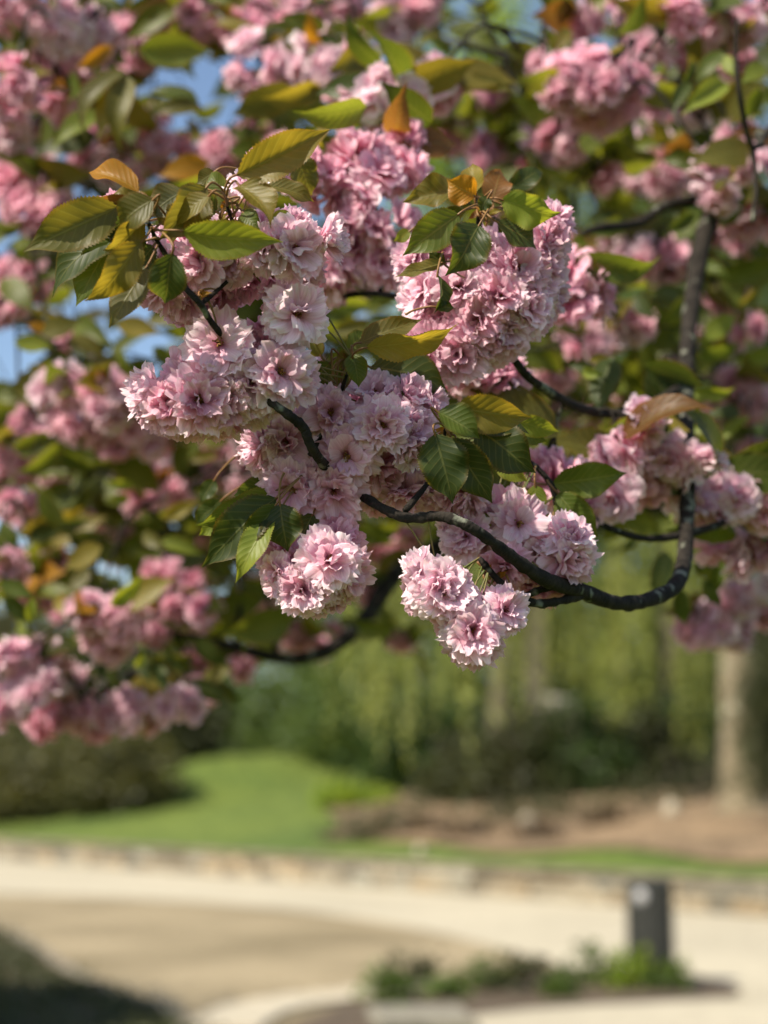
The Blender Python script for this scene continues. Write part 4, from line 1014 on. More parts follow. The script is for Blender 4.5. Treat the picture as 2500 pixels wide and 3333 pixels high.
# ---- sharp leaves: base x, y, tip x, y, width px, cm behind, tip cm further, roll, fold, colour, plane
LF = [
 (452, 628, 285, 566, 78, -1, 1, -38, 30, 'orange', 1.31), (440, 642, 230, 678, 62, 0, 1, 48, 12, 'bronze', 1.31), (385, 672, 76, 822, 126, 0, -2, 12, 26, 'olive', 1.30), (472, 716, 340, 820, 78, -2, -1, 30, 30, 'yellow', 1.30),
 (500, 650, 392, 742, 96, -3, -2, -10, 18, 'olive', 1.30), (478, 782, 368, 812, 52, -1, 0, 30, 16, 'dark', 1.30), (395, 735, 168, 966, 112, 1, 1, -18, 14, 'dark', 1.31), (365, 775, 247, 998, 104, 0, 0, -10, 10, 'green', 1.31),
 (462, 786, 285, 988, 96, -2, -2, 22, 16, 'yellow', 1.30), (478, 868, 362, 1070, 92, -1, -2, -14, 12, 'grey', 1.30), (560, 822, 538, 988, 104, -3, -1, 6, 22, 'dark', 1.29), (672, 612, 512, 776, 112, -1, -2, 20, 26, 'olive', 1.31),
 (684, 636, 572, 738, 66, -3, -2, -28, 18, 'yellow', 1.31), (600, 622, 482, 708, 96, 1, 1, -8, 10, 'grey', 1.31), (594, 752, 922, 780, 108, -3, -4, -32, 16, 'bright', 1.31), (771, 570, 1074, 420, 112, -1, -1, -16, 34, 'yellow', 1.31),
 (866, 606, 1022, 666, 66, 1, 2, 40, 24, 'olive', 1.32), (778, 605, 888, 740, 96, -1, -3, 26, 36, 'yellow', 1.31), (705, 690, 612, 628, 70, 3, 3, 0, 14, 'dark', 1.31), (884, 722, 958, 698, 44, 2, 2, 0, 14, 'bright', 1.31), (360, 730, 318, 792, 42, 3, 3, 0, 10, 'dark', 1.32), (700, 560, 640, 600, 50, 4, 4, 0, 14, 'olive', 1.33),
 (820, 720, 800, 690, 40, 3, 3, 0, 14, 'bright', 1.31), (960, 500, 1010, 640, 90, 12, 14, 20, 14, 'olive', 1.35),
 (500, 690, 320, 648, 92, 2, 2, -20, 16, 'olive', 1.31), (440, 740, 250, 870, 104, 2, 2, 14, 14, 'green', 1.32), (520, 730, 610, 640, 84, 1, 1, 16, 22, 'olive', 1.31), (640, 650, 560, 800, 84, 0, -1, -24, 22, 'olive', 1.31), (500, 800, 415, 905, 74, 1, 0, 20, 18, 'dark', 1.31), (420, 700, 330, 770, 76, 0, 0, 30, 20, 'dark', 1.31), (740, 640, 690, 560, 60, 3, 4, 20, 22, 'green', 1.32), (790, 690, 850, 760, 56, 1, 0, 0, 18, 'green', 1.31),
 # upper right spray
 (1506, 622, 1312, 662, 92, 0, 0, -24, 30, 'olive', 1.40), (1548, 640, 1452, 588, 84, -2, -2, 10, 16, 'orange', 1.40), (1545, 630, 1540, 532, 70, 0, 1, 24, 20, 'yellow', 1.41), (1602, 662, 1626, 550, 80, 4, 6, 0, 10, 'bronze', 1.42), (1646, 626, 1765, 558, 66, 8, 10, 0, 12, 'dark', 1.42),
 (1632, 650, 1824, 700, 100, -3, -3, -30, 18, 'bright', 1.40), (1626, 662, 1712, 690, 44, -1, -1, 40, 10, 'dark', 1.40), (1494, 696, 1310, 832, 100, -3, -4, 8, 20, 'green', 1.39), (1560, 732, 1460, 905, 112, -4, -5, 4, 26, 'dark', 1.38),
 (1618, 722, 1745, 815, 86, -1, 0, 30, 12, 'dark', 1.40), (1335, 752, 1282, 790, 34, 0, 0, 0, 14, 'bright', 1.40), (1440, 856, 1284, 903, 44, -2, -3, -30, 24, 'olive', 1.38), (1424, 895, 1408, 1020, 52, -3, -3, 62, 40, 'dark', 1.37), (1446, 860, 1395, 820, 40, -2, -2, 20, 14, 'dark', 1.38),
 (1590, 640, 1560, 690, 40, -2, -2, 0, 14, 'dark', 1.39), (1440, 700, 1520, 690, 40, 0, 0, 0, 14, 'green', 1.40), (1420, 1000, 1480, 1005, 34, -3, -3, 20, 20, 'dark', 1.37), (1700, 680, 1780, 730, 40, 1, 1, 30, 10, 'olive', 1.40),
 # middle
 (1192, 1132, 1494, 1052, 84, -2, -3, -36, 26, 'yellow', 1.32), (1170, 1118, 1372, 1036, 70, 0, 1, 26, 20, 'olive', 1.33), (1206, 1196, 1456, 1280, 140, 2, 3, 18, 12, 'dark', 1.34), (1148, 1150, 1166, 1262, 62, -1, -1, 10, 24, 'green', 1.32), (1100, 1150, 1160, 1190, 50, 0, 0, -20, 24, 'olive', 1.33), (1090, 1245, 1138, 1210, 50, 1, 1, 0, 14, 'green', 1.33),
 (1076, 1180, 916, 1322, 96, 2, 3, 18, 14, 'dark', 1.33), (1130, 1140, 1200, 1080, 60, 3, 4, 0, 20, 'green', 1.33), (1045, 1160, 1010, 1100, 44, 3, 3, 0, 18, 'olive', 1.33), (940, 1085, 965, 1120, 36, -1, -1, 0, 14, 'bright', 1.33),
 # right of the middle cluster
 (1480, 1326, 1732, 1358, 92, -1, -1, -18, 22, 'yellow', 1.33), (1424, 1340, 1558, 1434, 82, -3, -3, 28, 26, 'green', 1.32), (1528, 1372, 1722, 1406, 76, 0, 1, 24, 12, 'dark', 1.34), (1540, 1392, 1742, 1542, 116, 0, 0, 14, 12, 'dark', 1.34), (1470, 1426, 1604, 1638, 98, -2, -2, -12, 20, 'dark', 1.32), (1416, 1412, 1474, 1640, 116, -3, -3, 6, 12, 'dark', 1.32),
 (1672, 1368, 1820, 1404, 54, 3, 4, -20, 14, 'bright', 1.36), (1608, 1500, 1722, 1564, 52, 3, 3, -20, 14, 'bright', 1.36), (1742, 1578, 1750, 1682, 54, -1, -1, 0, 12, 'bright', 1.41), (1797, 1574, 2040, 1540, 96, 0, 1, -10, 20, 'green', 1.45), (1815, 1604, 1950, 1746, 92, -1, -1, -16, 14, 'green', 1.44), (1556, 1714, 1604, 1672, 44, 2, 2, 0, 12, 'bright', 1.37), (1680, 1400, 1780, 1440, 44, 4, 4, 0, 14, 'green', 1.38),
 # lower left of the middle cluster
 (884, 1562, 762, 1614, 64, 2, 3, 14, 10, 'dark', 1.33), (890, 1600, 634, 1713, 92, 0, 0, 22, 16, 'green', 1.32), (900, 1620, 660, 1850, 116, -2, -2, -10, 22, 'dark', 1.31), (738, 1676, 648, 1746, 54, 1, 1, 0, 12, 'bright', 1.33), (900, 1640, 780, 1790, 76, -3, -3, 16, 14, 'green', 1.31), (894, 1690, 775, 1902, 74, -3, -4, -24, 20, 'bright', 1.31),
 (912, 1640, 938, 1796, 112, -3, -3, -8, 16, 'dark', 1.31), (1018, 1672, 952, 1810, 96, 0, 0, 10, 12, 'dark', 1.32), (722, 1628, 636, 1704, 64, 9, 10, 0, 12, 'dark', 1.36), (820, 1760, 800, 1800, 30, 2, 2, 0, 12, 'bright', 1.34), (700, 1560, 650, 1640, 50, 10, 10, 0, 12, 'dark', 1.36)]
for hx, hy, hd in ((1580, 1850, 1.35), (1620, 1880, 1.35), (1560, 700, 1.40), (1600, 690, 1.41), (745, 665, 1.32), (730, 690, 1.32), (1800, 1700, 1.43), (1130, 1170, 1.33), (660, 960, 1.31), (1450, 1400, 1.33)):
    for k in range(3):
        a = rng.uniform(0, 6.28); l = rng.uniform(22, 40)
        LF.append((hx + rng.uniform(-14, 14), hy + rng.uniform(-14, 14), hx + math.cos(a) * l, hy + math.sin(a) * l, l * .5, 0, rng.uniform(-1, 1), rng.uniform(-40, 40), 20, ('bronze', 'orange', 'yellow')[k], hd))
n_leaf = {'A': 0, 'B': 0, 'C': 0}
for (x0, y0, x1, y1, w, dc, dt, roll, fold, c, d0) in LF:
    if y0 < 1000 and x0 < 1000: d0 -= .05
    elif y0 > 1100 and x0 < 1480: d0 += .02
    b = P(x0, y0, d0 + dc / 100); t = P(x1, y1, d0 + dt / 100 + 0.0)
    M, L = leaf_frame(b, t, roll, 1.0)
    if x0 > 1380 and 1300 < y0 < 1450: w *= 1.15
    wm = w * d0 / F * 1.22 / math.cos(math.radians(fold))
    g = np.random.default_rng(int(x0 * 7 + y0))
    mb = leaf_mb(L, wm, fold + g.uniform(-3, 3), g.uniform(.0, .13), g.uniform(-.1, .3), g.uniform(-.7, .7), 57, 9, .06, g.uniform(.04, .13), g)
    cc = np.array(LC[c]) * g.uniform(.85, 1.15)
    o = TA.place('leaf', mb.mesh('leaf', MT['leaf']), M, cc)
    br = np.array(BR['A']); X = nrm(t - b); q = b - X * .015
    e = br[np.argmin(((br - q) ** 2).sum(1) + 4.0 * np.maximum(np.dot(b, FWD) - br @ FWD, 0))]
    if np.dot(e - b, FWD) < 0: e = e + FWD * (.012 - np.dot(e - b, FWD))
    if np.linalg.norm(e - b) > .045: e = b - X * .018 + FWD * .02 + nrm(e - b) * .008
    Mi = np.linalg.inv(M)
    pts = [Mi[:3, :3] @ s + Mi[:3, 3] for s in (b + X * .002, b - X * .006, (b - X * .012) * .5 + e * .5, e)]
    st = MB(); tube(st, pts, [.0010, .0010, .0009, .0011], 5, 4, cap=False)
    link('stalk', st.mesh('stalk', MT['petiole']), o)
    n_leaf['A'] += 1

# ---- blurred blossom: pom-poms at x, y, radius (1659-wide picture), depth, tint
def tree_of(x, d):
    return 'A' if d < 1.88 else ('B' if x < 880 else 'C')
flw = {'A': [], 'B': [], 'C': []}; lvs = {'A': [], 'B': [], 'C': []}
LCK = ['green', 'olive', 'bright', 'yellow', 'dark', 'bronze', 'orange']
FT = {k: MB() for k in TREES}
def fine_twig(tr, p, r0, lim):
    br = np.array(BR[tr]); q = p + np.array([0, 0, .05])
    i = np.argmin(((br - q) ** 2).sum(1)); e = br[i]; L_ = np.linalg.norm(e - p)
    if L_ < lim:
        k_a = .25 if tr == 'A' else 1.0
        m_ = (p + e) / 2 + k_a * np.array([rng.normal(0, .03), rng.normal(0, .03), .03 + .08 * L_])
        tube(FT[tr], [e, m_, p], [r0 * (1.3 + L_), r0 * (1 + .4 * L_), r0 * .6], 5, 5, .05, cap=False)
        return [m_, p]
    return []
def pompom(x, y, r, d, ti='k', leaves=3, warm=0.0, visible=True):
    c = Q(x, y, d); Rm = r * (.86 if d > 1.88 else .95) / 3573.0 * d
    tr = tree_of(x, d)
    rf = 0.0235
    new_pts = fine_twig(tr, c, .0017 if tr == 'A' else .0028, .4 if tr == 'A' else 1.1)
    BR[tr].extend(new_pts)
    n = max(3, int(3.2 * (Rm / rf) ** 2 * 0.9 + 1.5))
    i = np.arange(n) + .5; ph = np.arccos(1 - 2 * i / n); th = np.pi * (1 + 5 ** .5) * i + rng.uniform(0, 6.28)
    dirs = np.stack([np.cos(th) * np.sin(ph), np.sin(th) * np.sin(ph), np.cos(ph)], 1) + rng.normal(0, .26, (n, 3))
    for u in dirs:
        u = nrm(u)
        if u[1] > .45 and rng.uniform() < .75: continue          # thin out the far side
        q = c + u * max(Rm - .012, .006) * np.array([1, .9, .95]) * rng.uniform(.66, 1.16)
        f = nrm(u + rng.normal(0, .34, 3) + np.array([0, -.12, -.12]))
        flw[tr].append((frame(q, f, rng.uniform(0, 6.28), rng.uniform(.84, 1.12)), rng.integers(len(LO)), np.array(T_[ti]) * np.array(T_['wppnnnkk'[rng.integers(8)]]) ** .8 * rng.uniform(.9, 1.04), r, visible))
    for k in range(leaves):
        a = rng.uniform(0, 6.28); b = c + np.array([0, 0, Rm * .7]) + rng.normal(0, .012, 3)
        dv = nrm(np.array([math.cos(a), math.sin(a) * .7 - .15, rng.uniform(-.45, .6)]))
        add_leaf(tr, b, b + dv * rng.uniform(.065, .11), rng.uniform(-45, 45), pick(warm), r, visible)
def pick(warm=0.0):
    p = np.array([.26, .32, .16, .09 + warm * .5, .15, .015 + warm * .1, .008 + warm * .1]); p /= p.sum()
    return LCK[rng.choice(7, p=p)]
def add_leaf(tr, b, t, roll, c, rank=40, visible=True):
    M, L = leaf_frame(b, np.asarray(t), roll)
    lvs[tr].append((M, rng.integers(len(LEAF_LO)), np.array(LC[c]) * rng.uniform(.8, 1.2), rank, visible))

PP = [  # slightly soft clusters of the near tree
 (650, 370, 42, 1.62, 'k', 1), (705, 400, 50, 1.64, 'k', 0), (770, 340, 50, 1.66, 'k', 1), (800, 395, 62, 1.64, 'k', 0), (860, 370, 48, 1.68, 'k', 1), (770, 480, 56, 1.64, 'k', 0), (840, 480, 54, 1.64, 'k', 0), (760, 560, 56, 1.66, 'k', 0), (820, 580, 50, 1.66, 'k', 0), (700, 600, 40, 1.68, 'k', 0), (870, 300, 40, 1.72, 'k', 2),
 (1040, 815, 50, 1.56, 'd', 0), (1085, 810, 40, 1.58, 'd', 0), (1000, 800, 30, 1.55, 'k', 0),
 (1386, 915, 44, 1.66, 'n', 0), (1330, 980, 46, 1.66, 'k', 2), (1400, 985, 50, 1.7, 'n', 1), (1460, 990, 52, 1.7, 'n', 2), (1512, 1020, 48, 1.7, 'n', 1), (1320, 1080, 50, 1.64, 'n', 0), (1380, 1050, 40, 1.72, 'k', 0), (1440, 1040, 46, 1.74, 'n', 0), (1570, 1075, 52, 1.74, 'n', 1), (1620, 1060, 44, 1.78, 'n', 2), (1650, 1085, 46, 1.78, 'k', 0), (1500, 1090, 36, 1.74, 'n', 0), (1590, 1195, 54, 1.84, 'n', 3), (1650, 1180, 46, 1.84, 'n', 2), (1540, 1170, 30, 1.84, 'n', 1),
 (1245, 590, 44, 1.72, 'k', 1), (1225, 650, 44, 1.72, 'd', 0), (1270, 640, 36, 1.74, 'k', 0), (1210, 1040, 34, 1.58, 'k', 1), (1170, 1010, 34, 1.6, 'd', 1), (1245, 1090, 40, 1.6, 'k', 0),
 (870, 220, 50, 1.86, 'n', 2), (800, 205, 58, 1.86, 'p', 2),
 # top left
 (30, 15, 66, 2.3, 'k', 2), (120, 55, 80, 2.3, 'p', 3), (190, 80, 70, 2.4, 'p', 2), (130, 150, 74, 2.4, 'n', 2), (280, 75, 52, 2.5, 'k', 3), (25, 190, 76, 2.2, 'd', 2), (15, 285, 58, 2.3, 'p', 3), (260, 190, 44, 2.6, 'd', 2), (400, 60, 60, 2.5, 'k', 3), (455, 30, 56, 2.5, 'k', 2), (560, 135, 74, 2.3, 'n', 3), (525, 70, 56, 2.4, 'k', 2), (640, 30, 56, 2.4, 'k', 3), (690, 130, 76, 2.2, 'p', 3), (640, 165, 44, 2.3, 'p', 1), (930, 180, 66, 1.98, 'k', 2), (970, 225, 50, 2.0, 'k', 1), (850, 40, 60, 2.5, 'n', 3), (905, 20, 50, 2.5, 'k', 2), (750, 10, 50, 2.6, 'k', 2),
 (350, 325, 58, 2.5, 'k', 3), (480, 340, 56, 2.5, 'k', 2), (545, 290, 36, 2.8, 'd', 2), (250, 365, 54, 2.5, 'n', 2), (70, 440, 72, 2.3, 'k', 2), (25, 395, 54, 2.3, 'k', 2), (120, 430, 52, 2.3, 'n', 2), (190, 350, 44, 2.6, 'k', 3), (330, 260, 30, 2.8, 'k', 2), (440, 380, 36, 2.7, 'd', 2), (610, 340, 40, 2.4, 'd', 1), (560, 30, 40, 2.6, 'd', 3),
 # left middle
 (50, 600, 66, 2.5, 'k', 2), (20, 650, 54, 2.5, 'k', 2), (110, 570, 44, 2.6, 'd', 2), (130, 845, 66, 2.3, 'n', 2), (235, 860, 78, 2.25, 'k', 2), (170, 905, 70, 2.3, 'k', 1), (310, 925, 66, 2.3, 'd', 1), (240, 930, 66, 2.3, 'd', 1), (370, 930, 40, 2.4, 'd', 1), (40, 905, 46, 2.5, 'k', 3), (25, 1000, 54, 2.5, 'd', 3), (90, 960, 46, 2.5, 'k', 2), (280, 1030, 40, 2.6, 'k', 3), (335, 1000, 44, 2.5, 'p', 3), (385, 1065, 30, 2.4, 'p', 2), (300, 1085, 36, 2.5, 'k', 3), (540, 1020, 52, 2.6, 'p', 1), (30, 1090, 44, 2.5, 'd', 4), (150, 1050, 36, 2.7, 'd', 4), (460, 1010, 36, 2.7, 'd', 3), (200, 1130, 36, 2.7, 'd', 4),
 # lower left
 (205, 1325, 62, 2.3, 'n', 2), (265, 1340, 60, 2.3, 'k', 1), (235, 1385, 56, 2.35, 'k', 0), (330, 1350, 56, 2.5, 'd', 2), (400, 1290, 66, 2.5, 'd', 1), (360, 1245, 52, 2.5, 'k', 1), (25, 1425, 62, 2.3, 'n', 2), (95, 1430, 66, 2.35, 'n', 1), (60, 1490, 70, 2.3, 'n', 0), (140, 1470, 58, 2.4, 'n', 1), (15, 1525, 50, 2.3, 'n', 0), (110, 1555, 56, 2.4, 'd', 0), (195, 1545, 60, 2.4, 'd', 1), (265, 1540, 54, 2.4, 'n', 1), (320, 1545, 44, 2.45, 'n', 1), (390, 1530, 52, 2.4, 'n', 1), (420, 1500, 44, 2.5, 'k', 2), (425, 1430, 44, 2.6, 'd', 2), (15, 1230, 40, 2.4, 'p', 3), (110, 1215, 36, 2.5, 'n', 3), (60, 1275, 42, 2.5, 'n', 3), (530, 1440, 34, 2.7, 'd', 2), (470, 1350, 36, 2.7, 'd', 2), (640, 1370, 44, 3.0, 'd', 2), (720, 1385, 40, 3.0, 'd', 1), (580, 1330, 36, 3.0, 'd', 2), (560, 1270, 36, 3.0, 'd', 2), (830, 1190, 50, 3.0, 'd', 1), (880, 1160, 44, 3.0, 'd', 1),
 # top right
 (1215, 185, 70, 2.15, 'k', 2), (1290, 170, 80, 2.15, 'k', 2), (1350, 200, 72, 2.2, 'k', 1), (1280, 235, 70, 2.2, 'd', 0), (1395, 120, 56, 2.25, 'p', 2), (1400, 220, 58, 2.3, 'd', 1), (1180, 140, 36, 2.3, 'n', 1), (1215, 305, 56, 2.4, 'k', 2), (1170, 290, 34, 2.5, 'k', 1), (1360, 20, 56, 2.3, 'n', 3), (1475, 35, 48, 2.2, 'k', 2), (1525, 65, 56, 2.3, 'n', 2), (1490, 110, 36, 2.3, 'k', 2), (1600, 55, 54, 2.3, 'n', 3), (1650, 15, 46, 2.4, 'k', 2), (1590, 130, 40, 2.4, 'k', 2), (1120, 240, 50, 2.9, 'd', 3), (1060, 190, 46, 2.9, 'd', 3), (1050, 330, 54, 2.9, 'd', 2), (1090, 290, 46, 2.9, 'd', 2), (1340, 320, 50, 2.6, 'p', 2), (1400, 300, 40, 2.6, 'p', 2), (1440, 385, 44, 2.5, 'n', 2), (1380, 390, 36, 2.7, 'p', 3), (1545, 375, 54, 2.1, 'n', 1), (1600, 345, 46, 2.1, 'k', 2), (1550, 420, 44, 2.1, 'n', 1), (1640, 370, 46, 2.0, 'n', 1), (1600, 465, 46, 2.3, 'k', 2), (1645, 490, 44, 2.3, 'k', 2), (1550, 490, 40, 2.5, 'd', 2), (1590, 290, 40, 2.2, 'n', 2), (1150, 350, 40, 3.0, 'd', 2), (970, 300, 40, 3.0, 'd', 2),
 # right middle
 (1330, 545, 44, 2.4, 'n', 2), (1395, 560, 52, 2.4, 'n', 2), (1455, 575, 52, 2.4, 'd', 1), (1315, 720, 52, 2.3, 'n', 2), (1375, 705, 44, 2.3, 'n', 2), (1265, 745, 34, 2.2, 'k', 1), (1595, 835, 44, 2.5, 'k', 3), (1640, 880, 52, 2.5, 'k', 2), (1570, 880, 36, 2.6, 'k', 3), (1620, 715, 32, 2.5, 'p', 3), (1200, 900, 44, 2.8, 'd', 1), (1150, 850, 44, 2.9, 'd', 1), (1180, 960, 40, 2.7, 'd', 2), (1290, 900, 36, 2.8, 'd', 3), (1560, 640, 36, 2.6, 'd', 4), (1540, 1350, 50, 2.5, 'n', 0), (1495, 1345, 36, 2.5, 'k', 0), (1560, 1320, 44, 2.55, 'k', 1), (1600, 1300, 48, 2.5, 'p', 2), (1650, 1265, 50, 2.5, 'p', 2), (1580, 1355, 50, 2.55, 'n', 0), (1500, 1365, 30, 2.5, 'n', 0), (1650, 1320, 36, 2.6, 'k', 2)]
for e in PP:
    pompom(*e, warm=.14 if e[0] < 900 else 0.0)

# prominent blurred leaves: base, tip (1659-wide), depth, colour
BL = [(300, 110, 455, 105, 2.2, 'bright'), (755, 88, 715, 40, 2.2, 'bright'), (760, 90, 775, 50, 2.2, 'bright'), (245, 100, 165, 150, 2.2, 'orange'), (270, 150, 180, 310, 2.0, 'olive'), (275, 180, 210, 300, 2.0, 'yellow'), (200, 240, 130, 300, 2.1, 'olive'), (240, 250, 110, 330, 2.1, 'bright'), (270, 160, 250, 330, 2.0, 'olive'), (430, 220, 320, 200, 2.2, 'green'), (440, 235, 330, 250, 2.2, 'olive'), (690, 185, 560, 215, 2.0, 'yellow'), (640, 190, 500, 245, 2.0, 'olive'), (700, 195, 620, 225, 2.0, 'olive'), (810, 105, 710, 155, 1.95, 'yellow'), (805, 120, 730, 235, 1.95, 'olive'), (775, 255, 880, 265, 1.88, 'olive'), (720, 250, 760, 270, 1.9, 'bright'), (450, 350, 340, 380, 2.1, 'orange'), (455, 385, 360, 400, 2.1, 'bright'), (130, 375, 90, 350, 2.3, 'bright'),
      (0, 500, 60, 470, 2.3, 'green'), (50, 560, 130, 545, 2.3, 'olive'), (30, 540, 100, 560, 2.3, 'green'), (320, 690, 430, 690, 2.2, 'olive'), (250, 700, 350, 720, 2.2, 'yellow'), (90, 720, 180, 690, 2.2, 'olive'), (30, 740, 120, 750, 2.2, 'bright'), (60, 700, 110, 720, 2.2, 'orange'), (150, 730, 230, 770, 2.2, 'olive'), (260, 750, 290, 820, 2.2, 'bright'), (330, 750, 380, 800, 2.2, 'green'), (400, 720, 470, 760, 2.3, 'olive'), (60, 790, 140, 800, 2.3, 'olive'), (200, 770, 250, 800, 2.3, 'olive'), (420, 950, 360, 960, 2.3, 'olive'), (430, 940, 500, 960, 2.2, 'olive'), (470, 980, 400, 1000, 2.3, 'yellow'), (290, 1050, 220, 1035, 2.3, 'bright'), (280, 1075, 220, 1085, 2.3, 'bright'), (350, 1120, 430, 1080, 2.2, 'yellow'), (340, 1170, 440, 1200, 2.2, 'bright'), (310, 1150, 370, 1190, 2.2, 'olive'), (220, 1180, 140, 1230, 2.2, 'yellow'), (240, 1310, 310, 1240, 2.1, 'bright'), (250, 1300, 290, 1260, 2.1, 'bright'), (0, 1260, 75, 1290, 2.0, 'green'), (70, 1290, 65, 1350, 2.0, 'bright'), (10, 1290, 60, 1345, 2.0, 'dark'), (190, 1230, 150, 1290, 2.2, 'olive'), (120, 1130, 200, 1120, 2.3, 'dark'), (0, 1130, 40, 1190, 2.2, 'green'), (330, 1430, 360, 1500, 2.3, 'dark'), (300, 1400, 330, 1480, 2.3, 'dark'), (350, 1400, 430, 1450, 2.4, 'dark'), (420, 1380, 500, 1440, 2.4, 'dark'), (200, 1440, 170, 1510, 2.4, 'dark'), (230, 1440, 260, 1520, 2.4, 'dark'), (310, 1410, 300, 1440, 2.2, 'bright'), (450, 1200, 380, 1230, 2.4, 'dark'), (60, 1160, 150, 1130, 2.4, 'dark'), (150, 1170, 230, 1150, 2.4, 'dark'),
      (1560, 110, 1500, 180, 2.0, 'green'), (1570, 180, 1470, 250, 1.95, 'bright'), (1560, 120, 1590, 170, 2.0, 'bright'), (1500, 130, 1470, 190, 2.0, 'dark'), (1490, 180, 1450, 250, 2.0, 'dark'), (1640, 190, 1610, 260, 1.95, 'green'), (1650, 140, 1600, 180, 1.95, 'bright'), (1230, 60, 1195, 120, 2.2, 'yellow'), (1220, 20, 1170, 10, 2.3, 'yellow'), (930, 80, 980, 130, 2.4, 'green'), (900, 100, 960, 85, 2.4, 'olive'), (830, 150, 870, 120, 2.2, 'bright'), (1270, 470, 1360, 480, 2.2, 'dark'), (1360, 480, 1260, 510, 2.2, 'green'), (1240, 510, 1270, 540, 2.0, 'bright'), (1420, 480, 1500, 470, 2.2, 'dark'), (1410, 450, 1480, 440, 2.2, 'yellow'), (1370, 640, 1420, 690, 2.2, 'dark'), (1230, 790, 1300, 800, 1.9, 'dark'), (1270, 780, 1330, 790, 1.8, 'yellow'), (1260, 800, 1310, 810, 1.8, 'bright'), (1320, 770, 1290, 900, 1.8, 'dark'), (1340, 810, 1260, 870, 1.8, 'dark'), (1390, 790, 1520, 830, 1.85, 'dark'), (1400, 800, 1440, 900, 1.85, 'dark'), (1400, 820, 1480, 870, 1.85, 'dark'), (1490, 850, 1590, 840, 1.95, 'bright'), (1520, 730, 1590, 680, 2.1, 'bright'), (1510, 770, 1600, 740, 2.1, 'green'), (1600, 890, 1520, 900, 2.0, 'dark'), (1560, 950, 1620, 900, 2.0, 'bright'), (1480, 930, 1560, 920, 1.95, 'bright'), (1200, 900, 1170, 980, 2.0, 'green'), (1260, 950, 1230, 1010, 2.0, 'bright'), (1250, 990, 1240, 920, 2.0, 'green'), (1450, 1200, 1400, 1270, 2.0, 'dark'), (1440, 1190, 1410, 1300, 2.0, 'dark'), (1380, 1150, 1340, 1190, 2.1, 'dark'), (1500, 1210, 1560, 1250, 2.0, 'dark'), (1520, 1250, 1560, 1310, 2.0, 'dark'), (1560, 1200, 1530, 1290, 2.0, 'green'), (1470, 1270, 1480, 1350, 2.0, 'dark'), (1540, 1180, 1480, 1190, 2.0, 'bright'), (1510, 570, 1580, 600, 2.2, 'green'), (1640, 620, 1590, 660, 2.2, 'olive'), (1480, 640, 1440, 700, 2.2, 'green'), (1100, 460, 1150, 440, 2.0, 'green'), (1500, 460, 1440, 500, 2.0, 'dark'), (640, 700, 760, 690, 2.2, 'dark'), (700, 660, 800, 650, 2.2, 'bright'), (720, 720, 820, 700, 2.3, 'olive'), (850, 680, 780, 720, 2.3, 'dark')]
for x0, y0, x1, y1, d, c in BL:
    add_leaf(tree_of(x0, d), Q(x0, y0, d), Q(x1, y1, d + rng.uniform(-.03, .03)), rng.uniform(-35, 35), c, 60)
# loose leaves filling the depth of the crowns
for k in range(290):
    x = rng.uniform(0, 880); y = rng.uniform(0, 1420) if rng.uniform() < .75 else rng.uniform(650, 1300); d = rng.uniform(2.3, 3.4)
    if 560 < x and 620 < y < 1300: pass
    b = Q(x, y, d); a = rng.uniform(0, 6.28)
    fine_twig('B', b, .0012, .35)
    add_leaf('B', b, b + nrm(np.array([math.cos(a), rng.normal(0, .5), rng.uniform(-.7, .3)])) * rng.uniform(.07, .115), rng.uniform(-60, 60), pick(.08), 20)
for k in range(230):
    x = rng.uniform(880, 1659); y = rng.uniform(0, 1150); d = rng.uniform(2.3, 3.4)
    b = Q(x, y, d); a = rng.uniform(0, 6.28)
    fine_twig('C', b, .0012, .35)
    add_leaf('C', b, b + nrm(np.array([math.cos(a), rng.normal(0, .5), rng.uniform(-.7, .3)])) * rng.uniform(.07, .115), rng.uniform(-60, 60), pick(0), 20)
for x, y, d in ((230, 1120, 2.9), (270, 1150, 3.1), (200, 1090, 3.2), (300, 1180, 3.0), (440, 1150, 3.1), (470, 1200, 3.2), (430, 1240, 3.0), (250, 1200, 3.2), (60, 1120, 3.1), (480, 1100, 3.2)):
    pompom(x, y, 26, d, 'd', 7, 0)
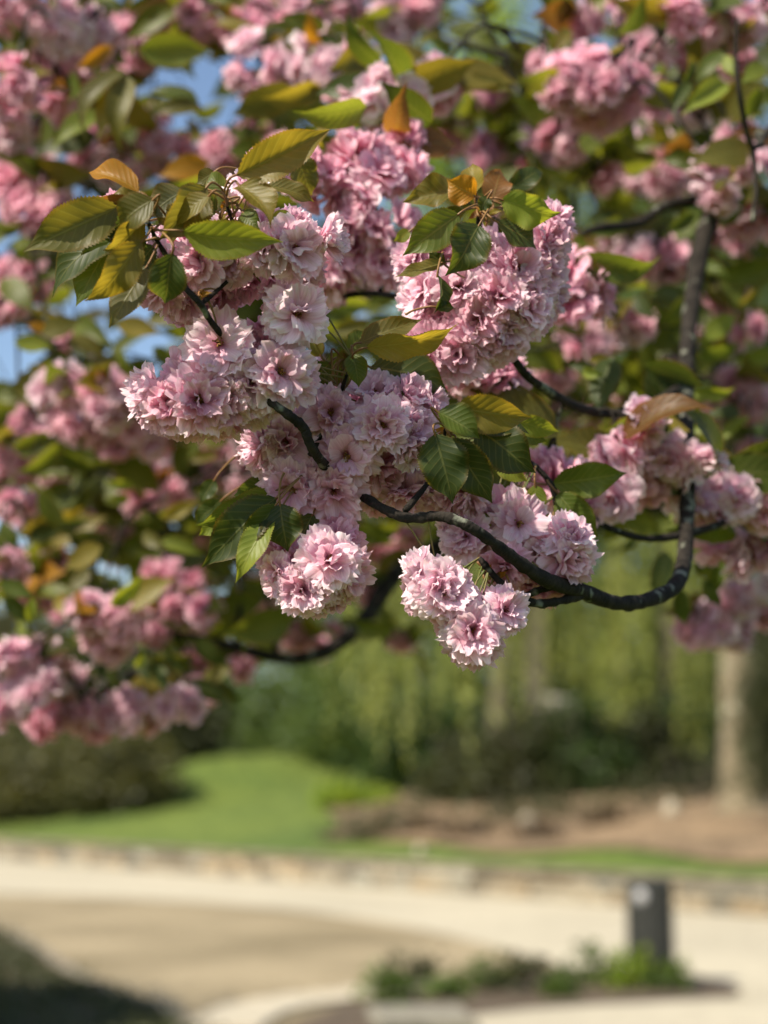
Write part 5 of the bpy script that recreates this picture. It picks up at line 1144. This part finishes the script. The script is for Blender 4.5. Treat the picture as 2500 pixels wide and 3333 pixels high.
SKY = [(330, 240, 60), (590, 230, 70), (330, 395, 40), (10, 480, 50), (190, 560, 80), (180, 645, 60), (10, 790, 40), (500, 270, 30)]
n_f = 0
while n_f < 120:
    x, y, d = rng.uniform(-20, 900), rng.uniform(-10, 1400), rng.uniform(2.3, 3.7)
    if any(math.hypot(x - a, y - b) < c + 34 for a, b, c in SKY): continue
    pompom(x, y, rng.uniform(15, 38), d, 'dkn'[n_f % 3], 4, .05); n_f += 1
n_f = 0
while n_f < 95:
    x, y, d = rng.uniform(900, 1680), rng.uniform(-10, 1130), rng.uniform(2.3, 3.7)
    if 920 < x < 1180 and y < 140: continue
    pompom(x, y, rng.uniform(15, 38), d, 'dkn'[n_f % 3], 5, 0); n_f += 1
# the crowns go on beyond the picture
for k in range(46):
    side = rng.uniform()
    if side < .35: x, y, d = rng.uniform(-700, -60), rng.uniform(-300, 1500), rng.uniform(2.3, 3.3)
    elif side < .6: x, y, d = rng.uniform(1720, 2300), rng.uniform(-200, 1300), rng.uniform(1.9, 3.3)
    else: x, y, d = rng.uniform(-200, 1900), rng.uniform(-700, -70), rng.uniform(2.1, 3.3)
    pompom(x, y, rng.uniform(55, 85), d, 'k', 3, 0.05, False)

def emit(kind, store, meshes, mbs, mats, base_color):
    for tr, lst in store.items():
        T = TREES[tr]; have = n_blossom[tr] if kind == 'blossom' else n_leaf[tr]
        lst = sorted(lst, key=lambda e: (-int(e[4]), -e[3]))
        room = max(0, 298 - have)
        for M, k, tint, r, vis in lst[:room]:
            T.place(kind, meshes[k], M, tint)
        if len(lst) > room:
            mb = MB()
            for M, k, tint, r, vis in lst[room:]: mb.merge(mbs[k], M)
            T.part('blossoms' if kind == 'blossom' else 'leaves', mb, mats, base_color)['kind'] = 'stuff'
        print(kind, tr, have, len(lst))
emit('blossom', flw, LO, LO_MB, FM[:1], (1, .88, .92))
emit('leaf', lvs, LEAF_LO, LEAF_LO_MB, [MT['leaf']], (.085, .11, .018))
for k, mb in FT.items():
    if mb.n: TREES[k].part('fine_twigs', mb, MT['bark'])['kind'] = 'stuff'
